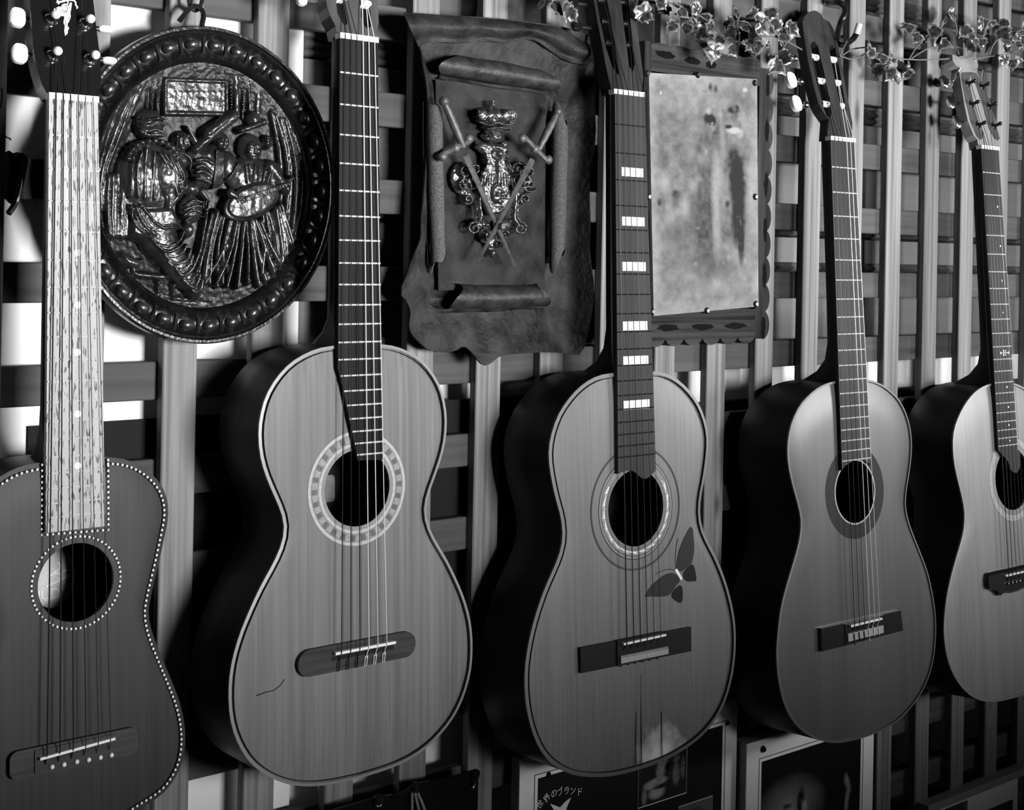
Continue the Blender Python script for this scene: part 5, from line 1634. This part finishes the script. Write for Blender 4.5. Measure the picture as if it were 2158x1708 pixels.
# poster with the Japanese line
Yp = -.016
pA = at(1094.5, 1602, Yp); pB = at(1552, 1519, Yp)
wP = pB.x - pA.x
zt = pA.z + .004
r, p0 = poster('poster', 'black music poster with Japanese lettering and small photographs, below the butterfly guitar', (1094.5, 1602), wP, .46, Yp)
loc_ = lambda x, y: at(x, y, Yp) - p0
MB().box(.027, wP - .027, .0004, .0008, -.434, -.027).build('print_sheet', MATS['poster_black'], r, smooth=False)
cz = lambda x, y: loc_(1080 + x / 4.496, 1480 + y / 4.496)
v_pts = [cz(*p) for p in ((355, 965), (410, 985), (450, 1000), (500, 945), (555, 905), (520, 985), (500, 1040), (470, 1090), (430, 1090), (395, 1030))]
MB().prism([(p.x, p.z) for p in v_pts], lambda a, b, t: (a, -t, b), -.0006, .0003).build('bird_emblem', MATS['label_ink_white'], r, smooth=False)
chars = '世界のブランド'
pth = [(275, 962), (338, 905), (400, 868), (455, 855), (515, 845), (572, 845), (632, 858)]
for i, ch in enumerate(chars):
    c = cz(*pth[i])
    a_ = math.radians([38, 30, 14, 6, 0, -6, -14][i]) + .18
    ca, sa = math.cos(a_), math.sin(a_)
    text_mesh(ch, .0105, lambda a, b: (c.x + a * ca - b * sa, -.0004, c.z - .003 + a * sa + b * ca), 'lettering', 'label_ink_white', r)
def photo(parent, c4, gray, name='photograph', border=True):
    a, b, c, d = c4
    ny_, nx_ = gray.shape
    f = lambda s, t: a * (1 - s) * (1 - t) + b * s * (1 - t) + c * s * t + d * (1 - s) * t + Vector((0, -.0006, 0))
    o = grid_print(name, f, nx_, ny_, gray, MATS['poster_print'], parent)
    if border:
        MB().tube([p + Vector((0, -.0006, 0)) for p in (a, b, c, d)], .0008, 4, closed=True).build('white_border', MATS['frame_white'], o)
    return o
S_, T_ = np.meshgrid(np.linspace(0, 1, 70), np.linspace(0, 1, 90))
gr = np.full(S_.shape, .02)
def blob2(s, t, rs, rt, v, soft=.55, k=1.0):
    global gr
    w = sm(np.hypot((S_ - s) / rs, (T_ - t) / rt), soft, 1.1) * k
    gr = gr * (1 - w) + (v + .2 * (fbm(S_ * 18, T_ * 22, 5, 3) - .44)) * w
blob2(.25, .62, .16, .10, .30); blob2(.40, .58, .22, .09, .32); blob2(.38, .80, .18, .14, .40); blob2(.13, .82, .06, .18, .22); blob2(.45, .40, .10, .22, .24)
blob2(.50, .22, .10, .12, .20); blob2(.62, .40, .07, .2, .02); blob2(.78, .55, .09, .26, .14); blob2(.92, .45, .05, .25, .12); blob2(.42, .70, .14, .05, .03); blob2(.78, .22, .08, .10, .10)
tl, brp = cz(1185, 560), cz(1645, 940)
X0, X1 = cz(1185, 900).x, cz(1645, 750).x
Zt, Zb = cz(1645, 400).z, cz(1645, 860).z
photo(r, [Vector((X0, 0, Zt)), Vector((X1, 0, Zt)), Vector((X1, 0, Zb)), Vector((X0, 0, Zb))], gr)
gr = np.full(S_.shape, .12); blob2(.5, .45, .35, .35, .015); blob2(.5, .62, .2, .25, .2)
X0, X1, Zt = cz(1570, 1000).x, cz(1890, 890).x, cz(1890, 890).z
photo(r, [Vector((X0, 0, Zt)), Vector((X1, 0, Zt)), Vector((X1, 0, Zt - .07)), Vector((X0, 0, Zt - .07))], gr)
for px in ((1154.5, 1632.4), (1531, 1524)):
    c = loc_(*px)
    MB().lathe([(.0035, 0), (.0035, .001), (.0018, .003)], 12, lambda a, b, t: (c.x + a, -.001 - t, c.z + b)).build('tack', MATS['black_metal'], r)
# framed flamenco poster
Yp = -.03
pA = at(1573, 1569, Yp); pB = at(1839, 1600, Yp)
r, p0 = poster('poster', 'framed dark poster with dancers in spotlight, below the glossy classical guitar', (1573, 1569), pB.x - pA.x, .42, Yp, .022, .030)
w_ = pB.x - pA.x
nx, ny = 80, 120
S_, T_ = np.meshgrid(np.linspace(0, 1, nx), np.linspace(0, 1, ny))
gr = np.full(S_.shape, .008)
loc_ = lambda x, y: at(x, y, Yp) - p0
pw, ph = w_ - .058, .42 - .058
def st(x, y):
    p = loc_(1540 + x / 3.492, 1480 + y / 3.492)
    return ((p.x - .029) / pw, (-p.z - .029) / ph)
s, t = st(430, 800); blob2(s, t, .34, .13, .30, .1, .9)
s, t = st(515, 745); blob2(s, t, .045, .065, .012, .6); s, t = st(540, 770); blob2(s, t, .03, .03, .35, .5)
s, t = st(415, 770); blob2(s, t, .05, .012, .02, .5)
for dx, dy in ((848, 570), (862, 600), (868, 640), (858, 690), (850, 740), (848, 780)):
    s, t = st(dx, dy); blob2(s, t, .022, .028, .22, .4, .9)
a, b, c, d = [Vector((x, .0004, z)) for x, z in ((.029, -.029), (w_ - .029, -.029), (w_ - .029, -.391), (.029, -.391))]
photo(r, [a, b, c, d], gr, 'print_sheet', False)
c = loc_(1606, 1579)
MB().lathe([(.005, 0), (.005, .001), (.003, .004)], 14, lambda a, b, t: (c.x + a, -.001 - t, c.z + b)).build('tack', MATS['black_lacquer'], r)
# third frame at the right edge
Yp = -.02
pA = at(1957, 1700, Yp)
r = empty('picture_frame', pA)
tag(r, 'grey-framed display of small photographs at the lower right corner', 'frame')
MB().box(0, .62, 0, .02, -.012, 0).build('top_bar', MATS['frame_grey'], r, smooth=False)
MB().box(0, .010, 0, .02, -.30, -.012).build('side_bar', MATS['frame_grey'], r, smooth=False)
MB().box(.010, .62, .006, .014, -.30, -.012).build('mount', MATS['frame_white'], r, smooth=False)
loc_ = lambda x, y: at(1540 + x / 3.492, 1480 + y / 3.492, Yp + .006) - pA
S_, T_ = np.meshgrid(np.linspace(0, 1, 50), np.linspace(0, 1, 50))
for k, (xa, xb) in enumerate(((1560, 1740), (1850, 2072), (2112, 2330))):
    gr = .05 + .5 * np.clip(fbm(S_ * 4 + k * 9, T_ * 5 + k, 40 + k, 3) - .4, 0, 1); blob2(.7, .5, .2, .4, .01); blob2(.35, .7, .2, .3, .3, .3)
    a = loc_(xa, 760); b = loc_(xb, 700)
    top_ = loc_(1740, 722).z if k == 0 else loc_(2072, 716).z if k == 1 else loc_(2112, 560).z
    photo(r, [Vector((a.x, .0055, top_)), Vector((b.x, .0055, top_)), Vector((b.x, .0055, top_ - .16)), Vector((a.x, .0055, top_ - .16))], gr, 'photograph', False)

# ---------------------------------------------------------------- black plastic sleeve hung from pins
plain('black_plastic', .006, .18, spec=.6, coat=.5)
Yp = -.03
pc_ = at(850, 1650, Yp)
r = empty('plastic_sleeve', pc_)
tag(r, 'black glossy plastic sleeve hanging on pins below the oval-bridge guitar', 'sleeve')
sl = lambda x, y, Y=Yp: at(x, y, Y) - pc_
edge = smooth_poly([(690, 1712), (740, 1698), (784, 1684), (800, 1681), (844, 1674), (866, 1660), (880, 1652), (930, 1646), (985, 1630), (1006, 1622), (1008, 1640)], it=2)
E_ = resample(edge, 50)
vs, fs = [], []
for i, (x, y) in enumerate(E_):
    for j in range(9):
        vs.append(sl(x, y, Yp - .002 * math.sin(i * .6) * j / 4) + Vector((0, 0, -.02 * j)))
fs = [(i * 9 + j, (i + 1) * 9 + j, (i + 1) * 9 + j + 1, i * 9 + j + 1) for i in range(49) for j in range(8)]
n0 = len(vs)
vs += [v + Vector((0, .004, 0)) for v in vs]
fs += [tuple(n0 + k for k in f[::-1]) for f in fs]
MB().add(vs, fs).build('sleeve_sheet', MATS['black_plastic'], r)
MB().tube([sl(x, y, Yp - .001) for x, y in E_], .0013, 6).build('sleeve_hem', MATS['black_plastic'], r)
for (x, y) in ((793, 1683), (873, 1657), (1000, 1630)):
    c = sl(x, y, Yp - .002)
    MB().lathe([(.005, 0), (.005, .004), (.003, .006)], 12, lambda a, b, t: (c.x + a, c.y - t, c.z + b)).build('pin', MATS['black_lacquer'], r)
for pts in ([(874, 1672), (878, 1690), (884, 1715)], [(880, 1672), (888, 1690), (897, 1715)], [(868, 1672), (868, 1715)]):
    MB().tube([sl(x, y, Yp - .004) for x, y in pts], .0016, 6).build('white_cord', MATS['dim_nylon_string'], r)
for cx, cy in ((797, 1690), (992, 1652)):
    MB().tube([sl(cx + 8 * math.cos(a), cy + 11 * math.sin(a), Yp - .006) for a in [-.8 + .2 * k for k in range(16)]], .0012, 6).build('clip', MATS['chrome'], r)

# ---------------------------------------------------------------- hooks the guitars hang from
def hanger(name, label, tubes, base):
    b = at(*base)
    r = empty(name, b)
    tag(r, label, 'hook', 'guitar hooks')
    for nm, pts, rad, mat in tubes:
        MB().tube([at(*p) - b for p in smooth_poly(pts, it=2)], rad, 10).build(nm, MATS[mat], r)
    return r
hanger('guitar_hook', 'black curved hook with white tip holding the glossy classical guitar',
       [('arm', [(1744, 6, .0), (1755, 4, -.018), (1770, 5, -.03), (1781, 15, -.034), (1781, 28, -.036), (1773, 43, -.036), (1767, 60, -.022), (1764, 80, -.010), (1768, 95, -.008), (1780, 94, -.02), (1792, 87, -.045), (1800, 80, -.062), (1805, 70, -.066)], .0042, 'black_metal'),
        ('rubber_tip', [(1805, 71, -.066), (1808, 60, -.068), (1811, 51, -.069)], .0046, 'ivory_button')], (1760, 40, -.01))
hanger('guitar_hook', 'padded wire fork cradling the headstock of the rightmost guitar',
       [('padded_arm', [(1974, 176, .0), (1985, 172, -.01), (2002, 177, -.03)], .0062, 'black_rubber'),
        ('wire', [(2000, 177, -.03), (2006, 174, -.06), (2016, 158, -.082), (2023, 143, -.085)], .0018, 'chrome'),
        ('wire', [(2070, 172, -.02), (2071, 160, -.03), (2073, 145, -.04)], .0018, 'chrome')], (1990, 160, -.01))
for (gx, gy, who) in ((1262, -60, 'butterfly'), (690, -110, 'oval-bridge'), (120, -120, 'rhinestone')):
    pass
# strap and wire hook at the left edge
r = empty('wire_hook', at(28, 390, -.004))
tag(r, 'bent black wire hook over a leather tab, at the left edge', 'hook')
b = at(28, 390, -.004)
MB().tube([at(*p) - b for p in smooth_poly([(22, 333, -.002), (34, 327, -.008), (44, 326, -.012), (54, 336, -.012), (50, 356, -.012), (42, 396, -.012), (34, 424, -.012), (27, 438, -.014), (18, 450, -.016)], it=2)], .0028, 8).build('wire', MATS['black_metal'], r)
tb = [at(*p, -.003) - b for p in ((8, 322), (16, 318), (26, 326), (44, 340), (42, 380), (34, 420), (20, 430), (8, 418))]
MB().prism([(p.x, p.z) for p in tb][::-1], lambda a, c, t: (a, -t, c), 0, .004).build('leather_tab', MATS['leather'], r, smooth=False)
r = empty('loose_string', at(10, 280, -.004)); b = at(10, 280, -.004)
tag(r, 'thin loose wire hanging beside the leftmost slat', 'wire')
MB().tube([at(*p) - b for p in smooth_poly([(2, 228, -.003), (6, 196, -.003), (3, 186, -.003)], it=2)], .0008, 6).build('wire', MATS['black_metal'], r)
MB().tube([at(*p) - b for p in smooth_poly([(0, 293, -.003), (8, 288, -.004), (10, 284, -.005), (13, 290, -.005), (20, 291, -.005), (23, 296, -.005)], it=2)], .0006, 6).build('wire', MATS['black_metal'], r)

# ---------------------------------------------------------------- ivy garlands
def leaf_mats():
    plain('leaf_green', .045, .22, spec=.5, coat=.4, var=.8, vscale=3)
    plain('leaf_margin', .17, .3, spec=.5, coat=.3, var=.95, vscale=5)
    plain('ivy_stem', .13, .5)
leaf_mats()
def leaf_mesh(seed):
    rr = random.Random(seed)
    lob = [(0, -.02), (.20, -.10), (.46, .02), (.40, .22), (.62, .42), (.36, .50), (.30, .66), (.10, .80), (0, 1.0)]
    lob = [(x * rr.uniform(.85, 1.15), y + rr.uniform(-.03, .03)) for x, y in lob]
    lob[0] = (0, -.02); lob[-1] = (0, 1.0)
    P = lob + [(-x * rr.uniform(.85, 1.1), y) for x, y in lob[-2:0:-1]]
    n = len(P)
    fold, curl = rr.uniform(.25, .6), rr.uniform(.1, .5)
    def z_(x, y): return fold * abs(x) * .6 - curl * (y ** 2) * .35 + .06 * math.sin(7 * x + seed) + .05 * math.sin(9 * y + seed)
    vs = [(0, z_(0, .35), .35)]
    for f in (.72, 1.0):
        for x, y in P:
            xx, yy = x * f, .35 + (y - .35) * f
            vs.append((xx, z_(xx, yy), yy))
    fs, mi = [], []
    for i in range(n):
        j = (i + 1) % n
        fs.append((0, 1 + i, 1 + j)); mi.append(0)
        fs.append((1 + i, 1 + n + i, 1 + n + j, 1 + j)); mi.append(1)
    me = bpy.data.meshes.new('leaf')
    me.from_pydata(vs, [], fs)
    me.materials.append(MATS['leaf_green']); me.materials.append(MATS['leaf_margin'])
    me.polygons.foreach_set('material_index', mi)
    me.polygons.foreach_set('use_smooth', [True] * len(fs))
    me.update()
    return me
LM = [leaf_mesh(s) for s in range(8)]
rl = random.Random(11)
def garland(label, spots, stems, base):
    b = at(*base)
    r = empty('ivy_garland', b)
    tag(r, label, 'ivy', 'ivy along the lattice')
    for pts in stems:
        MB().tube([at(*p) - b for p in smooth_poly(pts, it=2)], .0011, 6).build('stem', MATS['ivy_stem'], r)
    for x, y in spots:
        Y = -.035 - .035 * rl.random() - (.022 if 1350 < x < 1645 and y > 40 else 0)
        o = link('leaf', LM[rl.randrange(8)], r)
        o.location = at(x, y, Y) - b
        s = rl.uniform(.017, .029)
        o.scale = (s, s, s)
        o.rotation_euler = (rl.uniform(-.9, .7), math.pi + rl.uniform(-1.1, 1.1), rl.uniform(-.9, .9))
    return r
garland('variegated ivy hanging over the top of painting and leather plaque',
        [(1165, 4), (1180, 10), (1200, 6), (1150, 2), (1195, 18), (1345, 2), (1352, 12), (1360, 0), (1350, 28), (1400, 0), (1410, 12), (1432, 18), (1440, 8), (1455, 28), (1475, 12), (1470, 46), (1450, 52), (1425, 48), (1505, 48), (1490, 70), (1500, 86), (1520, 80), (1535, 62), (1545, 48), (1555, 56), (1565, 42), (1553, 18), (1560, 76), (1575, 84), (1590, 86), (1600, 48), (1612, 34), (1620, 18), (1605, 76), (1620, 86), (1500, 100), (1510, 92), (1470, 66), (1625, 100), (1628, 52), (1640, 42), (1650, 66), (1640, 114), (1630, 124), (1655, 56), (1662, 70), (1668, 46), (1540, 92), (1580, 66), (1530, 40), (1485, 30), (1595, 20)],
        [[(1140, -10, -.03), (1200, -6, -.03), (1280, -14, -.012), (1350, -4, -.03), (1420, 6, -.05), (1490, 40, -.05), (1530, 84, -.055), (1580, 92, -.05), (1630, 70, -.05), (1690, 105, -.05)], [(1420, 6, -.05), (1450, 20, -.055), (1468, 50, -.06)], [(1530, 84, -.055), (1552, 50, -.06), (1560, 30, -.06)], [(1540, 84, -.055), (1506, 70, -.06), (1492, 60, -.06)], [(1630, 70, -.05), (1655, 95, -.055), (1640, 125, -.06)], [(1634, 150, -.06), (1636, 128, -.06), (1660, 84, -.055)]], (1480, 20, -.02))
garland('variegated ivy trailing between the two rightmost headstocks to the right edge',
        [(1833, 90), (1840, 100), (1860, 112), (1870, 122), (1850, 128), (1845, 140), (1885, 118), (1895, 138), (1900, 152), (1910, 138), (1915, 146), (1890, 150), (1915, 48), (1925, 60), (1950, 62), (1965, 62), (1940, 72), (1975, 82), (1985, 78), (1955, 82), (1975, 58), (2010, 18), (2004, 26), (2045, 58), (2050, 72), (2040, 82), (2060, 86), (2070, 82), (2048, 98), (2075, 46), (2100, 50), (2120, 42), (2085, 56), (2115, 76), (2120, 96), (2115, 116), (2130, 96), (2140, 76), (2150, 66), (2145, 86), (2155, 104), (2150, 124), (2135, 126), (2158, 46), (2108, 60), (2130, 60), (2095, 84)],
        [[(1770, 118, -.04), (1800, 128, -.045), (1830, 108, -.05), (1880, 122, -.05), (1915, 126, -.045), (1960, 126, -.04), (2000, 124, -.04)], [(1770, 118, -.04), (1778, 100, -.045), (1785, 86, -.05)], [(1775, 117, -.04), (1795, 103, -.045), (1822, 100, -.05)], [(1915, 126, -.045), (1935, 92, -.05), (1960, 86, -.05)], [(1920, 124, -.045), (1940, 110, -.05), (1975, 92, -.05), (2000, 96, -.05), (2040, 104, -.05)], [(2020, 115, -.04), (2014, 80, -.05), (2018, 60, -.05), (2006, 30, -.06)], [(2052, 125, -.05), (2080, 120, -.05), (2110, 116, -.055), (2140, 110, -.05), (2170, 100, -.05)], [(2062, 34, -.03), (2095, 46, -.045), (2125, 66, -.055), (2160, 76, -.05)], [(2085, 116, -.045), (2094, 90, -.05), (2110, 80, -.055)]], (2000, 100, -.02))
